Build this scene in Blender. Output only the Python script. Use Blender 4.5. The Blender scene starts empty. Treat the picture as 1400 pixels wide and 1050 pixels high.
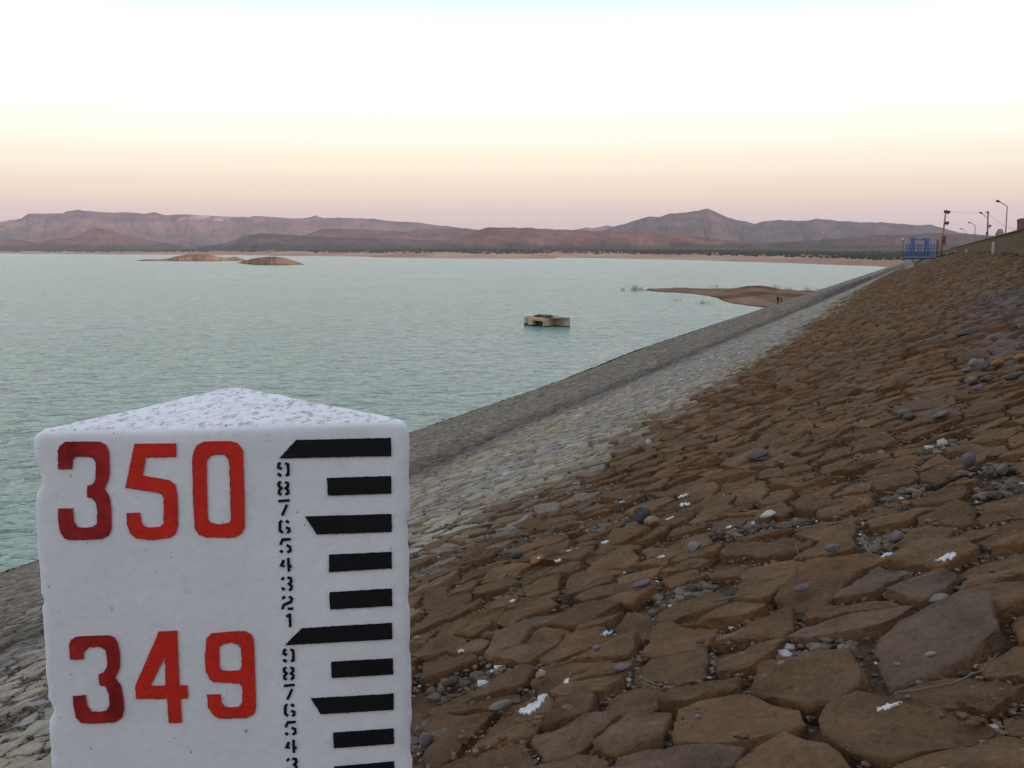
import bpy, bmesh, math, random
import numpy as np
from mathutils import Vector, Matrix

random.seed(7)
rng = np.random.default_rng(7)
scene = bpy.context.scene
col = scene.collection

# ------------------------------------------------------------------ camera
H = 14.0            # eye above the lake, metres
E = 1.6             # eye above the stone pitching
F = 1415.0          # focal length in photo pixels (1400 wide)
HZ = 342.0          # photo row of the horizon
PITCH = math.atan((525 - HZ) / F)
cam_d = bpy.data.cameras.new("camera")
cam_d.sensor_width = 36.0
cam_d.lens = 36.0 * F / 1400.0
cam_d.clip_start = 0.05
cam_d.clip_end = 60000
cam = bpy.data.objects.new("camera", cam_d)
col.objects.link(cam)
cam.location = (0, 0, H)
cam.rotation_euler = (math.pi / 2 - PITCH, 0, 0)
scene.camera = cam

# ------------------------------------------------------------------ sky
SUN_EL, SUN_AZ = math.radians(3.5), math.radians(140)     # azimuth clockwise from +Y: behind, to the right
world = bpy.data.worlds.new("World")
scene.world = world
world.use_nodes = True
nt = world.node_tree
nt.nodes.clear()
out = nt.nodes.new("ShaderNodeOutputWorld")
bgn = nt.nodes.new("ShaderNodeBackground")
nt.links.new(bgn.outputs[0], out.inputs[0])
sky = nt.nodes.new("ShaderNodeTexSky")
sky.sky_type = 'NISHITA'
sky.sun_disc = False
sky.sun_elevation = SUN_EL
sky.sun_rotation = SUN_AZ
tc = nt.nodes.new("ShaderNodeTexCoord")
sep = nt.nodes.new("ShaderNodeSeparateXYZ")
nt.links.new(tc.outputs["Generated"], sep.inputs[0])
ramp = nt.nodes.new("ShaderNodeValToRGB")
nt.links.new(sep.outputs[2], ramp.inputs[0])
SKY = [(0.0, (0.66, 0.50, 0.52)), (0.012, (0.68, 0.52, 0.53)), (0.032, (0.83, 0.63, 0.57)),
       (0.056, (1.00, 0.78, 0.62)), (0.080, (1.08, 0.95, 0.74)), (0.108, (1.14, 1.08, 0.93)), (0.145, (1.18, 1.16, 1.11)),
       (0.190, (1.10, 1.14, 1.14)), (0.228, (0.88, 1.02, 1.08)), (0.36, (0.80, 0.90, 1.02)),
       (0.60, (0.66, 0.74, 0.90)), (1.0, (0.58, 0.65, 0.82))]
cr = ramp.color_ramp
cr.interpolation = 'EASE'
while len(cr.elements) < len(SKY):
    cr.elements.new(0.5)
for el, (p, c) in zip(cr.elements, SKY):
    el.position = p
    el.color = (*c, 1)
mixs = nt.nodes.new("ShaderNodeMix")
mixs.data_type = 'RGBA'
mixs.blend_type = 'ADD'
mixs.inputs[0].default_value = 0.012
nt.links.new(ramp.outputs[0], mixs.inputs[6])
nt.links.new(sky.outputs[0], mixs.inputs[7])
nt.links.new(mixs.outputs[2], bgn.inputs[0])
bgn.inputs[1].default_value = 1.0

sun_d = bpy.data.lights.new("sun", 'SUN')
sun_d.energy = 2.4
sun_d.angle = math.radians(3)
sun_d.color = (1.0, 0.55, 0.42)
sun = bpy.data.objects.new("sun", sun_d)
col.objects.link(sun)
sdir = Vector((math.sin(SUN_AZ) * math.cos(SUN_EL), math.cos(SUN_AZ) * math.cos(SUN_EL), math.sin(SUN_EL)))
sun.rotation_euler = (-sdir).to_track_quat('-Z', 'Y').to_euler()
sun.location = (0, -20, 60)

scene.view_settings.view_transform = 'Standard'
scene.view_settings.look = 'None'
scene.view_settings.exposure = 0.0
scene.view_settings.gamma = 1.0
scene.render.engine = 'CYCLES'
scene.cycles.volume_bounces = 1
scene.cycles.max_bounces = 6
scene.cycles.volume_max_steps = 64

# ------------------------------------------------------------------ frames of reference
CP, SP = math.cos(PITCH), math.sin(PITCH)
def ray(x, y):
    X, Y = (x - 700) / F, (525 - y) / F
    return Vector((X, CP + Y * SP, Y * CP - SP))
_r = ray(1285, HZ)
PHI = math.atan2(_r.x, _r.y)
D = Vector((math.sin(PHI), math.cos(PHI), 0))         # along the dam
N = Vector((-D.y, D.x, 0))                            # across it, towards the lake
def on_z(x, y, z=0.0):
    r = ray(x, y)
    return Vector((0, 0, H)) + r * ((z - H) / r.z)
_w = on_z(575, 588)
VW = _w.dot(N)                                        # waterline offset
S = (H - E) / VW                                      # bank slope
def bank_uv(x, y):
    r = ray(x, y)
    t = -E / (r.z + S * r.dot(N))
    return t * r.dot(D), t * r.dot(N), t
def at_u(x, y, u):                                    # pixel on the vertical plane across the dam at u
    r = ray(x, y)
    t = u / r.dot(D)
    return t * r.dot(N), H + t * r.z
def on_dist(x, y, dist):                              # pixel at horizontal distance
    r = ray(x, y)
    t = dist / math.hypot(r.x, r.y)
    return Vector((r.x * t, r.y * t, H + r.z * t))
def uvz(u, v, z):
    return Vector((D.x * u + N.x * v, D.y * u + N.y * v, z))
NB = Vector((N.x * S, N.y * S, 1)).normalized()       # bank normal
TV = (N - Vector((0, 0, S))).normalized()             # down the bank
Dn, Nn, NBn = np.array(D), np.array(N), np.array(NB)
def bank_pts(u, v, w):                                # arrays -> world
    z = H - E - S * v
    P = u[..., None] * Dn + v[..., None] * Nn
    P[..., 2] += z
    return P + w[..., None] * NBn

# ------------------------------------------------------------------ numpy noise
def _hash(ix, iy, seed):
    h = (ix.astype(np.int64) * 374761393 + iy.astype(np.int64) * 668265263 + seed * 1274126177) & 0xFFFFFFFF
    h = ((h ^ (h >> 13)) * 1274126177) & 0xFFFFFFFF
    return ((h ^ (h >> 16)) & 0xFFFF) / 65535.0
def vn(x, y, seed=0):
    x = np.asarray(x, float); y = np.asarray(y, float)
    ix, iy = np.floor(x), np.floor(y)
    fx, fy = x - ix, y - iy
    fx = fx * fx * (3 - 2 * fx); fy = fy * fy * (3 - 2 * fy)
    a = _hash(ix, iy, seed); b = _hash(ix + 1, iy, seed)
    c = _hash(ix, iy + 1, seed); d = _hash(ix + 1, iy + 1, seed)
    return (a * (1 - fx) + b * fx) * (1 - fy) + (c * (1 - fx) + d * fx) * fy
def fbm(x, y, seed=0, o=4):
    s = 0; a = 0.5
    for k in range(o):
        s = s + a * vn(x * 2 ** k, y * 2 ** k, seed + k * 17); a *= 0.5
    return s / (1 - 0.5 ** o)
def sst(a, b, x):
    t = np.clip((x - a) / (b - a), 0, 1)
    return t * t * (3 - 2 * t)

# ------------------------------------------------------------------ materials
def nodes_of(m):
    m.use_nodes = True
    t = m.node_tree
    return t, t.nodes["Principled BSDF"]
def nd(t, kind, **kw):
    n = t.nodes.new(kind)
    for k, v in kw.items():
        setattr(n, k, v)
    return n
def tex_noise(t, scale, detail=4, rough=0.6, vec=None, dist=0.0):
    n = nd(t, "ShaderNodeTexNoise")
    n.inputs["Scale"].default_value = scale
    n.inputs["Detail"].default_value = detail
    n.inputs["Roughness"].default_value = rough
    n.inputs["Distortion"].default_value = dist
    if vec is not None:
        t.links.new(vec, n.inputs["Vector"])
    return n
def mrange(t, src, a, b, c, d):
    n = nd(t, "ShaderNodeMapRange")
    n.inputs[1].default_value, n.inputs[2].default_value = a, b
    n.inputs[3].default_value, n.inputs[4].default_value = c, d
    t.links.new(src, n.inputs[0])
    return n.outputs[0]
def mixc(t, fac, a, b, blend='MIX'):
    n = nd(t, "ShaderNodeMix", data_type='RGBA', blend_type=blend)
    for sock, v in ((n.inputs[0], fac), (n.inputs[6], a), (n.inputs[7], b)):
        if isinstance(v, (int, float)):
            sock.default_value = v
        elif isinstance(v, tuple):
            sock.default_value = (*v, 1)
        else:
            t.links.new(v, sock)
    return n.outputs[2]
def surf(name, base, rough=0.9, blotch=(1.5, 0.75, 1.25), grain=(30, 0.8, 1.2), bump=None, tint=None, spec=0.25, metal=0.0):
    """base = colour tuple or the name of a colour attribute; blotch/grain = (scale, low, high); bump = [(scale, strength, distance)]"""
    m = bpy.data.materials.new(name)
    t, p = nodes_of(m)
    geo = nd(t, "ShaderNodeNewGeometry").outputs["Position"]
    if isinstance(base, str):
        c = nd(t, "ShaderNodeAttribute", attribute_name=base).outputs["Color"]
    else:
        c = nd(t, "ShaderNodeRGB")
        c.outputs[0].default_value = (*base, 1)
        c = c.outputs[0]
    for spec_n in (blotch, grain):
        if spec_n:
            n = tex_noise(t, spec_n[0], 5, 0.62, geo)
            f = mrange(t, n.outputs[0], 0.3, 0.7, spec_n[1], spec_n[2])
            comb = nd(t, "ShaderNodeCombineColor")
            for k in range(3):
                t.links.new(f, comb.inputs[k])
            c = mixc(t, 1.0, c, comb.outputs[0], 'MULTIPLY')
    if tint:                                              # (scale, colour, amount, lo, hi)
        n = tex_noise(t, tint[0], 4, 0.6, geo)
        f = mrange(t, n.outputs[0], tint[3], tint[4], 0, tint[2])
        c = mixc(t, f, c, tint[1])
    t.links.new(c, p.inputs["Base Color"])
    p.inputs["Roughness"].default_value = rough
    p.inputs["Specular IOR Level"].default_value = spec
    p.inputs["Metallic"].default_value = metal
    prev = None
    for (sc, st, ds) in (bump or []):
        n = tex_noise(t, sc, 6, 0.65, geo)
        b = nd(t, "ShaderNodeBump")
        b.inputs["Strength"].default_value = st
        b.inputs["Distance"].default_value = ds
        t.links.new(n.outputs[0], b.inputs["Height"])
        if prev:
            t.links.new(prev, b.inputs["Normal"])
        prev = b.outputs[0]
    if prev:
        t.links.new(prev, p.inputs["Normal"])
    return m

M = {}
M['stone'] = surf('pitching_stone', 'col', 0.92, (4, 0.70, 1.26), (34, 0.76, 1.24), [(6, 0.9, 0.06), (22, 0.9, 0.022), (80, 0.7, 0.006)],
                  tint=(1.3, (0.15, 0.085, 0.045), 0.30, 0.5, 0.75), spec=0.15)
def bare_sides(m):
    """dust lies on top; the broken sides of a stone show its rustier body"""
    t = m.node_tree; p = t.nodes["Principled BSDF"]
    src = p.inputs["Base Color"].links[0].from_socket
    g = nd(t, "ShaderNodeNewGeometry")
    d = nd(t, "ShaderNodeVectorMath", operation='DOT_PRODUCT')
    t.links.new(g.outputs["Normal"], d.inputs[0]); d.inputs[1].default_value = tuple(NB)
    f = mrange(t, d.outputs["Value"], 0.80, 0.45, 0, 0.40)
    t.links.new(mixc(t, f, src, mixc(t, 1.0, src, (1.30, 0.92, 0.58), 'MULTIPLY')), p.inputs["Base Color"])
bare_sides(M['stone'])
M['bank'] = surf('bank_soil', 'col', 0.95, (2, 0.6, 1.3), (24, 0.6, 1.35), [(30, 0.8, 0.02)], spec=0.15)
M['rock'] = surf('loose_rock', 'col', 0.9, (9, 0.75, 1.25), (60, 0.75, 1.25), [(14, 0.6, 0.02), (80, 0.5, 0.006)], spec=0.2)
M['hill'] = surf('hill_earth', 'col', 1.0, (0.006, 0.65, 1.35), (0.03, 0.75, 1.25), [(0.02, 0.8, 12)], spec=0.0)
M['shore'] = surf('shore_earth', 'col', 1.0, (0.02, 0.8, 1.2), (0.2, 0.85, 1.15), None, spec=0.05)
M['scrub'] = surf('scrub_leaves', (0.045, 0.055, 0.035), 1.0, (0.02, 0.7, 1.3), None, None, spec=0.05)
M['plaster'] = surf('white_limewash', (0.80, 0.785, 0.80), 0.85, (5, 0.93, 1.04), (70, 0.95, 1.04), [(16, 0.35, 0.006), (130, 0.35, 0.0015)],
                    tint=(9, (0.50, 0.46, 0.42), 0.5, 0.63, 0.80), spec=0.2)
M['red'] = surf('red_paint', (0.66, 0.028, 0.014), 0.6, (20, 0.85, 1.1), (160, 0.85, 1.1), [(130, 0.3, 0.001)])
M['dark_red'] = surf('faded_dark_red_paint', (0.32, 0.016, 0.016), 0.6, (22, 0.55, 1.6), (160, 0.8, 1.1), [(130, 0.3, 0.001)])
M['black'] = surf('black_paint', (0.006, 0.006, 0.008), 0.6, (20, 0.8, 1.2), None, [(130, 0.3, 0.001)])
M['edge_shadow'] = surf('painted_edge_shadow', (0.05, 0.012, 0.012), 0.7, (60, 0.6, 1.4), None, None)  # colour of the shadow painted along the numeral edges
M['concrete'] = surf('tan_concrete', (0.52, 0.385, 0.255), 0.9, (1.2, 0.8, 1.15), (12, 0.9, 1.1), [(10, 0.3, 0.02)])
M['pale_concrete'] = surf('pale_concrete', (0.36, 0.34, 0.30), 0.9, (1.0, 0.8, 1.15), (12, 0.9, 1.1), [(10, 0.3, 0.02)])
M['wet_and_shade'] = surf('wet_concrete_and_shade', (0.03, 0.026, 0.02), 0.7, (1.5, 0.7, 1.3), None, None)  # wet concrete at the waterline, and the painted shade in the tower opening
M['rust'] = surf('rusty_steel', (0.13, 0.035, 0.02), 0.85, (2, 0.6, 1.4), (15, 0.8, 1.2), None)
M['blue'] = surf('blue_steel_paint', (0.045, 0.11, 0.30), 0.55, (1, 0.8, 1.2), None, None)
M['grey_steel'] = surf('grey_steel', (0.16, 0.15, 0.15), 0.6, (1, 0.8, 1.2), None, None, metal=0.3)
M['dark_steel'] = surf('dark_steel', (0.03, 0.028, 0.028), 0.6, (1, 0.8, 1.2), None, None)
M['wood_pole'] = surf('weathered_pole', (0.20, 0.16, 0.14), 0.9, (2, 0.7, 1.3), None, None)
M['wall'] = surf('guard_wall_stone', (0.125, 0.076, 0.038), 0.95, (1.0, 0.7, 1.3), (5, 0.75, 1.25), [(1.2, 0.4, 0.05)])
M['coping'] = surf('wall_coping', (0.055, 0.038, 0.026), 0.95, (1.0, 0.7, 1.3), None, None)
M['white_post'] = surf('white_post_paint', (0.62, 0.60, 0.55), 0.8, (3, 0.8, 1.1), None, None)
M['brick_red'] = surf('red_brickwork', (0.13, 0.072, 0.066), 0.95, (2, 0.8, 1.2), (20, 0.8, 1.2), None)
M['asphalt'] = surf('asphalt', (0.05, 0.05, 0.05), 0.95, (0.5, 0.8, 1.2), (20, 0.8, 1.2), None)
M['glass'] = surf('dark_glass', (0.02, 0.02, 0.025), 0.1, None, None, None, spec=0.5)
M['litter'] = surf('white_litter', (0.66, 0.65, 0.62), 0.6, (12, 0.8, 1.1), None, [(60, 0.4, 0.003)])
M['litter_blue'] = surf('pale_blue_litter', (0.42, 0.52, 0.60), 0.5, (12, 0.8, 1.1), None, None)
M['twig'] = surf('dry_twig', (0.13, 0.105, 0.08), 0.95, (30, 0.7, 1.3), None, None)
M['dark_twig'] = surf('dark_twig', (0.035, 0.027, 0.02), 0.95, (30, 0.7, 1.3), None, None)
M['reed'] = surf('dry_reed', (0.17, 0.14, 0.10), 1.0, (1, 0.7, 1.3), None, None)
M['cloth_dark'] = surf('dark_cloth', (0.012, 0.012, 0.014), 0.95, (4, 0.7, 1.3), None, None)
M['hair'] = surf('black_hair', (0.008, 0.007, 0.006), 0.7, None, None, None)

def water_mat():
    m = bpy.data.materials.new('lake_water')
    t, p = nodes_of(m)
    geo = nd(t, "ShaderNodeNewGeometry").outputs["Position"]
    big = tex_noise(t, 0.012, 3, 0.5, geo)
    f = mrange(t, big.outputs[0], 0.35, 0.65, 0, 1)
    t.links.new(mixc(t, f, (0.162, 0.295, 0.232), (0.212, 0.322, 0.272)), p.inputs["Base Color"])
    p.inputs["Roughness"].default_value = 0.22
    p.inputs["IOR"].default_value = 1.333
    mp = nd(t, "ShaderNodeMapping")
    mp.inputs["Rotation"].default_value = (0, 0, math.radians(-14))
    mp.inputs["Scale"].default_value = (0.62, 1.0, 1.0)
    t.links.new(geo, mp.inputs[0])
    # a long slick of calmer water far out
    sep_ = nd(t, "ShaderNodeSeparateXYZ"); t.links.new(geo, sep_.inputs[0])
    wob = tex_noise(t, 0.006, 2, 0.5, geo)
    ad = nd(t, "ShaderNodeMath", operation='MULTIPLY_ADD'); t.links.new(wob.outputs[0], ad.inputs[0]); ad.inputs[1].default_value = 45.0; t.links.new(sep_.outputs[1], ad.inputs[2])
    su = nd(t, "ShaderNodeMath", operation='SUBTRACT'); t.links.new(ad.outputs[0], su.inputs[0]); su.inputs[1].default_value = 588.0
    ab = nd(t, "ShaderNodeMath", operation='ABSOLUTE'); t.links.new(su.outputs[0], ab.inputs[0])
    calm = mrange(t, ab.outputs[0], 7.0, 15.0, 0.06, 1.0)
    t.links.new(mrange(t, calm, 0, 1, 0.06, 0.22), p.inputs["Roughness"])
    prev = None
    # (scale, bump distance, distortion, low, high): broken crests standing out of a nearly flat surface
    for sc, ds, dt, lo, hi in ((0.22, 0.50, 0.5, 0.45, 0.80), (0.62, 0.55, 0.6, 0.52, 0.76), (1.5, 0.30, 0.7, 0.50, 0.76), (4.0, 0.040, 0.3, 0.35, 0.75)):
        st = 1.0
        n = tex_noise(t, sc, 2, 0.5, mp.outputs[0], dt)
        cv_ = nd(t, "ShaderNodeMapRange", interpolation_type='SMOOTHSTEP')
        cv_.inputs[1].default_value, cv_.inputs[2].default_value = lo, hi
        t.links.new(n.outputs[0], cv_.inputs[0])
        n = cv_
        b = nd(t, "ShaderNodeBump")
        mm = nd(t, "ShaderNodeMath", operation='MULTIPLY'); t.links.new(calm, mm.inputs[0]); mm.inputs[1].default_value = st
        t.links.new(mm.outputs[0], b.inputs["Strength"])
        b.inputs["Distance"].default_value = ds
        t.links.new(n.outputs[0], b.inputs["Height"])
        if prev:
            t.links.new(prev, b.inputs["Normal"])
        prev = b.outputs[0]
    t.links.new(prev, p.inputs["Normal"])
    return m
M['water'] = water_mat()

# ------------------------------------------------------------------ object helpers
def link(name, me, mat=None, parent=None, label=None, cat=None, group=None, kind=None):
    o = bpy.data.objects.new(name, me)
    col.objects.link(o)
    if mat is not None and me is not None and not me.materials:
        me.materials.append(mat)
    if parent is not None:
        o.parent = parent
    if label: o["label"] = label
    if cat: o["category"] = cat
    if group: o["group"] = group
    if kind: o["kind"] = kind
    return o
def empty(name, loc, label, cat, group=None):
    o = link(name, None, None, None, label, cat, group)
    o.location = loc
    o.empty_display_size = 0.2
    return o
def mesh_np(name, verts, faces, colors=None, smooth=True):
    """verts (n,3); faces (m,k) uniform int array or list of such arrays; colors (n,3)"""
    me = bpy.data.meshes.new(name)
    if not isinstance(faces, list):
        faces = [faces]
    faces = [np.asarray(f, np.int32) for f in faces if len(f)]
    nl = sum(f.size for f in faces); nf = sum(len(f) for f in faces)
    me.vertices.add(len(verts)); me.loops.add(nl); me.polygons.add(nf)
    me.vertices.foreach_set("co", np.asarray(verts, np.float32).ravel())
    me.loops.foreach_set("vertex_index", np.concatenate([f.ravel() for f in faces]))
    tot = np.concatenate([np.full(len(f), f.shape[1], np.int32) for f in faces])
    me.polygons.foreach_set("loop_start", np.concatenate([[0], np.cumsum(tot)[:-1]]).astype(np.int32))
    me.polygons.foreach_set("use_smooth", np.full(nf, smooth))
    me.update(calc_edges=True)
    if colors is not None:
        a = me.color_attributes.new("col", 'FLOAT_COLOR', 'POINT')
        c = np.ones((len(verts), 4), np.float32); c[:, :3] = colors
        a.data.foreach_set("color", c.ravel())
    return me
def grid_faces(nu, nv):
    i = np.arange(nu - 1)[:, None]; j = np.arange(nv - 1)[None, :]
    a = i * nv + j
    return np.stack([a, a + nv, a + nv + 1, a + 1], -1).reshape(-1, 4)
class MB:
    """collects boxes, tubes and prisms; build() links them as one mesh"""
    def __init__(s): s.v = []; s.f = []
    def add(s, vs, fs):
        b = len(s.v); s.v += [tuple(q) for q in vs]; s.f += [tuple(b + i for i in f) for f in fs]; return s
    def box(s, c, h, X=Vector((1, 0, 0)), Y=Vector((0, 1, 0)), Z=Vector((0, 0, 1))):
        c = Vector(c)
        vs = [c + X * (h[0] * a) + Y * (h[1] * b) + Z * (h[2] * d) for d in (-1, 1) for a, b in ((-1, -1), (1, -1), (1, 1), (-1, 1))]
        return s.add(vs, [(3, 2, 1, 0), (4, 5, 6, 7), (0, 1, 5, 4), (1, 2, 6, 5), (2, 3, 7, 6), (3, 0, 4, 7)])
    def tube(s, pts, rad, n=8):
        pts = [Vector(p) for p in pts]
        rad = rad if isinstance(rad, (list, tuple)) else [rad] * len(pts)
        vs = []; fs = []
        for k, p in enumerate(pts):
            t = (pts[min(k + 1, len(pts) - 1)] - pts[max(k - 1, 0)]).normalized()
            a = t.cross(Vector((0.13, 0.29, 1)) if abs(t.z) < 0.95 else Vector((1, 0, 0))).normalized(); b = t.cross(a)
            for q in range(n):
                an = 2 * math.pi * q / n
                vs.append(p + (a * math.cos(an) + b * math.sin(an)) * rad[k])
        for k in range(len(pts) - 1):
            for q in range(n):
                fs.append((k * n + q, k * n + (q + 1) % n, (k + 1) * n + (q + 1) % n, (k + 1) * n + q))
        fs.append(tuple(range(n))[::-1]); fs.append(tuple((len(pts) - 1) * n + q for q in range(n)))
        return s.add(vs, fs)
    def prism(s, poly, z0, z1):
        n = len(poly)
        vs = [(p[0], p[1], z0) for p in poly] + [(p[0], p[1], z1) for p in poly]
        return s.add(vs, [tuple(range(n))[::-1], tuple(range(n, 2 * n))] + [(k, (k + 1) % n, n + (k + 1) % n, n + k) for k in range(n)])
    def build(s, name, mat, parent=None, smooth=False, bevel=0, **kw):
        me = bpy.data.meshes.new(name)
        org = Vector(parent.location) if parent is not None and parent.parent is None else Vector((0, 0, 0))
        if parent is not None and parent.parent is not None:
            org = Vector(parent.parent.location)
        me.from_pydata([tuple(Vector(v) - org) for v in s.v], [], s.f)
        bm = bmesh.new(); bm.from_mesh(me)
        bmesh.ops.recalc_face_normals(bm, faces=bm.faces)
        if bevel:
            bmesh.ops.bevel(bm, geom=bm.edges[:], offset=bevel, segments=2, affect='EDGES', profile=0.7)
        bm.to_mesh(me); bm.free()
        me.polygons.foreach_set("use_smooth", [smooth] * len(me.polygons))
        return link(name, me, mat, parent, **kw)

# ================================================================== STRUCTURE
# ------------------------------------------------------------------ lake
me = bpy.data.meshes.new("lake_water")
W = 14000
me.from_pydata([(-W, -3000, 0), (W, -3000, 0), (W, W, 0), (-W, W, 0)], [], [(0, 1, 2, 3)])
link("lake_water", me, M['water'], label="green grey lake water covered in small ripples", kind="structure")

# ------------------------------------------------------------------ hills and far shore
def polyline(pts, x):
    p = np.array(pts, float)
    return np.interp(x, p[:, 0], p[:, 1])
SHORE = [(-500, 346.2), (0, 346.8), (96, 347.5), (200, 348.2), (368, 349.3), (366, 349.4), (500, 350.9), (514, 352), (600, 353.2), (700, 354),
         (757, 353.6), (763, 352.3), (830, 353.2), (950, 355.6), (1007, 357.8), (1071, 359.6), (1114, 361), (1186, 363.6), (1211, 365), (1300, 368), (2000, 372)]
def px_dir(x):
    X = (np.asarray(x) - 700) / F
    Yh = (525 - HZ) / F
    fw = CP + Yh * SP
    L = np.hypot(X, fw)
    return X / L, fw / L, 1.0 / L        # unit direction, and 1/L for tan(elev) = (HZ - y) / F * ~1/L
def elev_tan(x, y):
    X = (np.asarray(x) - 700) / F; Y = (525 - np.asarray(y)) / F
    return (Y * CP - SP) / np.hypot(X, CP + Y * SP)

xs = np.linspace(-420, 1900, 420)
R0 = -H / elev_tan(xs, polyline(SHORE, xs) + (fbm(xs / 23, xs * 0, 5, 3) - 0.5) * 0.7)
dx, dy, _ = px_dir(xs)
fr = np.concatenate([np.linspace(0.94, 1.35, 16), np.geomspace(1.4, 9.0, 24)])
RR = R0[:, None] * fr[None, :]
RR = np.minimum(RR, 13500 + 40 * np.arange(len(fr)))
X = RR * dx[:, None]; Y = RR * dy[:, None]
beach_top = polyline([(0, 12.5), (700, 12), (900, 11), (1150, 7.5), (1300, 7)], xs)[:, None]
Z = -1.2 + (fr[None, :] - 0.94) / 0.06 * 1.2
Zb = beach_top * sst(1.0, 1.33, fr)[None, :] * (0.75 + 0.5 * fbm(X / 160, Y / 160, 3, 4)) + 0.3
Z = np.where(fr[None, :] < 1.0, Z, Zb + np.maximum(fr[None, :] - 1.33, 0) * R0[:, None] * 0.0045)
Z = Z + (fbm(X / 90, Y / 90, 9) - 0.5) * 3 * sst(1.05, 1.4, fr)[None, :]
n1 = fbm(X / 120, Y / 300, 21, 4); n2 = fbm(X / 35, Y / 80, 22, 3)
tan = np.array([0.34, 0.195, 0.125]); tan2 = np.array([0.45, 0.29, 0.20]); dk = np.array([0.060, 0.058, 0.042]); ear = np.array([0.17, 0.10, 0.08])
k = sst(0.35, 0.7, n1)[..., None]
C = tan * (1 - k) + tan2 * k
veg = sst(1.26, 1.40, fr[None, :] + (n1 - 0.5) * 0.35)[..., None]
C = C * (1 - veg) + (dk * (1 - 0.35 * n2[..., None]) + ear * 0.35 * n2[..., None]) * veg
me = mesh_np("far_shore", np.stack([X, Y, Z], -1).reshape(-1, 3), grid_faces(*X.shape), C.reshape(-1, 3))
link("far_shore", me, M['shore'], label="low tan beach and scrub plain along the far side of the lake", kind="structure")

def hill(name, sil, R, front, back, colors, seed, label, foot=336.5, mesa=0.3, nr=34, dens=1.6, cliff=None):
    p = np.array(sil, float)
    xs = np.arange(p[0, 0], p[-1, 0] + 0.1, dens)
    ys = np.interp(xs, p[:, 0], p[:, 1])
    jag = (fbm(xs / 9, xs * 0 + seed, seed, 4) - 0.5) * 1.6
    Hc = H + elev_tan(xs, ys + jag * sst(0, 12, foot - ys)) * R
    base = -20
    dx, dy, _ = px_dir(xs)
    s = np.concatenate([np.linspace(-1, 0, nr), np.linspace(0, 1, 12)[1:]])
    wig = (fbm(xs / 60, xs * 0, seed + 3, 3) - 0.5)[:, None] * front * 0.5 * (1 - np.abs(s))[None, :] * 0
    RR = R + np.where(s < 0, s * front, s * back)[None, :] + wig
    X = RR * dx[:, None]; Y = RR * dy[:, None]
    a = np.abs(s)[None, :]
    q = 1 - a
    prof = (1 - mesa) * q ** 1.35 + mesa * sst(0.62, 0.97, q)
    # gullies running down the slope
    gl = 1 - np.abs(2 * fbm(xs[:, None] / 16 + 2.2 * fbm(xs[:, None] / 30, q * 3, seed + 9, 2), q * 1.6 + xs[:, None] * 0, seed + 1, 4) - 1)
    g2 = fbm(X / (R * 0.016), Y / (R * 0.03), seed + 2, 4)
    rel = (Hc[:, None] - base)
    Z = base + rel * prof * (1 - (0.42 * (1 - gl) + 0.28 * (1 - g2)) * (4 * q * (1 - q)) ** 0.8)
    t = sst(0.3, 0.7, g2)[..., None]
    c0, c1, c2 = (np.array(c) for c in colors)
    C = c0 * (1 - t) + c1 * t
    strata = sst(0.55, 0.75, fbm(Z / (rel.mean() * 0.10), X / (R * 0.2), seed + 5, 3))[..., None]
    C = C * (1 - 0.55 * strata) + c2 * 0.55 * strata
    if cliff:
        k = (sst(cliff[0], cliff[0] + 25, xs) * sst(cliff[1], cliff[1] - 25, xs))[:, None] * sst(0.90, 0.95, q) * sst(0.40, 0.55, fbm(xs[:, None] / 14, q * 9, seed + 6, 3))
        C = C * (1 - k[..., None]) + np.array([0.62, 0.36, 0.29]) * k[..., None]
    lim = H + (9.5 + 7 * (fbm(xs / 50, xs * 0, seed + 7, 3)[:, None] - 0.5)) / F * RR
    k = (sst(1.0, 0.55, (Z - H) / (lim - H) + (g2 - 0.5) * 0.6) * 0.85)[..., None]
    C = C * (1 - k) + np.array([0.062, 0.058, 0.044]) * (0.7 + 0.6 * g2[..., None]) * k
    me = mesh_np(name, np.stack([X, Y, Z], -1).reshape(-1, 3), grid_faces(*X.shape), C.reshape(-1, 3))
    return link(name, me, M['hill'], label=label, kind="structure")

PUR = [(0.15, 0.105, 0.10), (0.26, 0.155, 0.13), (0.36, 0.21, 0.165)]
RED = [(0.17, 0.085, 0.07), (0.22, 0.11, 0.085), (0.12, 0.085, 0.07)]
DRK = [(0.105, 0.085, 0.075), (0.14, 0.10, 0.085), (0.085, 0.075, 0.065)]
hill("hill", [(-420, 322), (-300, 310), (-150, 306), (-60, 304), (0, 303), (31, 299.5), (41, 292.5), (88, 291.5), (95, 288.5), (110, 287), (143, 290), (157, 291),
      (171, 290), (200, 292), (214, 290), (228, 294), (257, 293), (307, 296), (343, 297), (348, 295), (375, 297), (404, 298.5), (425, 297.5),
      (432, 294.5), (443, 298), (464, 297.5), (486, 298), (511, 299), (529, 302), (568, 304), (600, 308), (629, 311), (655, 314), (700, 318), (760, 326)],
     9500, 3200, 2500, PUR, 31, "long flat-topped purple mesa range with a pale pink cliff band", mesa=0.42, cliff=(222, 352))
hill("hill", [(690, 330), (740, 318), (782, 314.6), (802, 310.7), (812, 312), (829, 308), (839, 310), (846, 308), (870, 306), (920, 310), (960, 325)],
     11500, 2500, 1800, PUR, 37, "small far purple peaks between the dark mesa and the tall peak")
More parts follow.
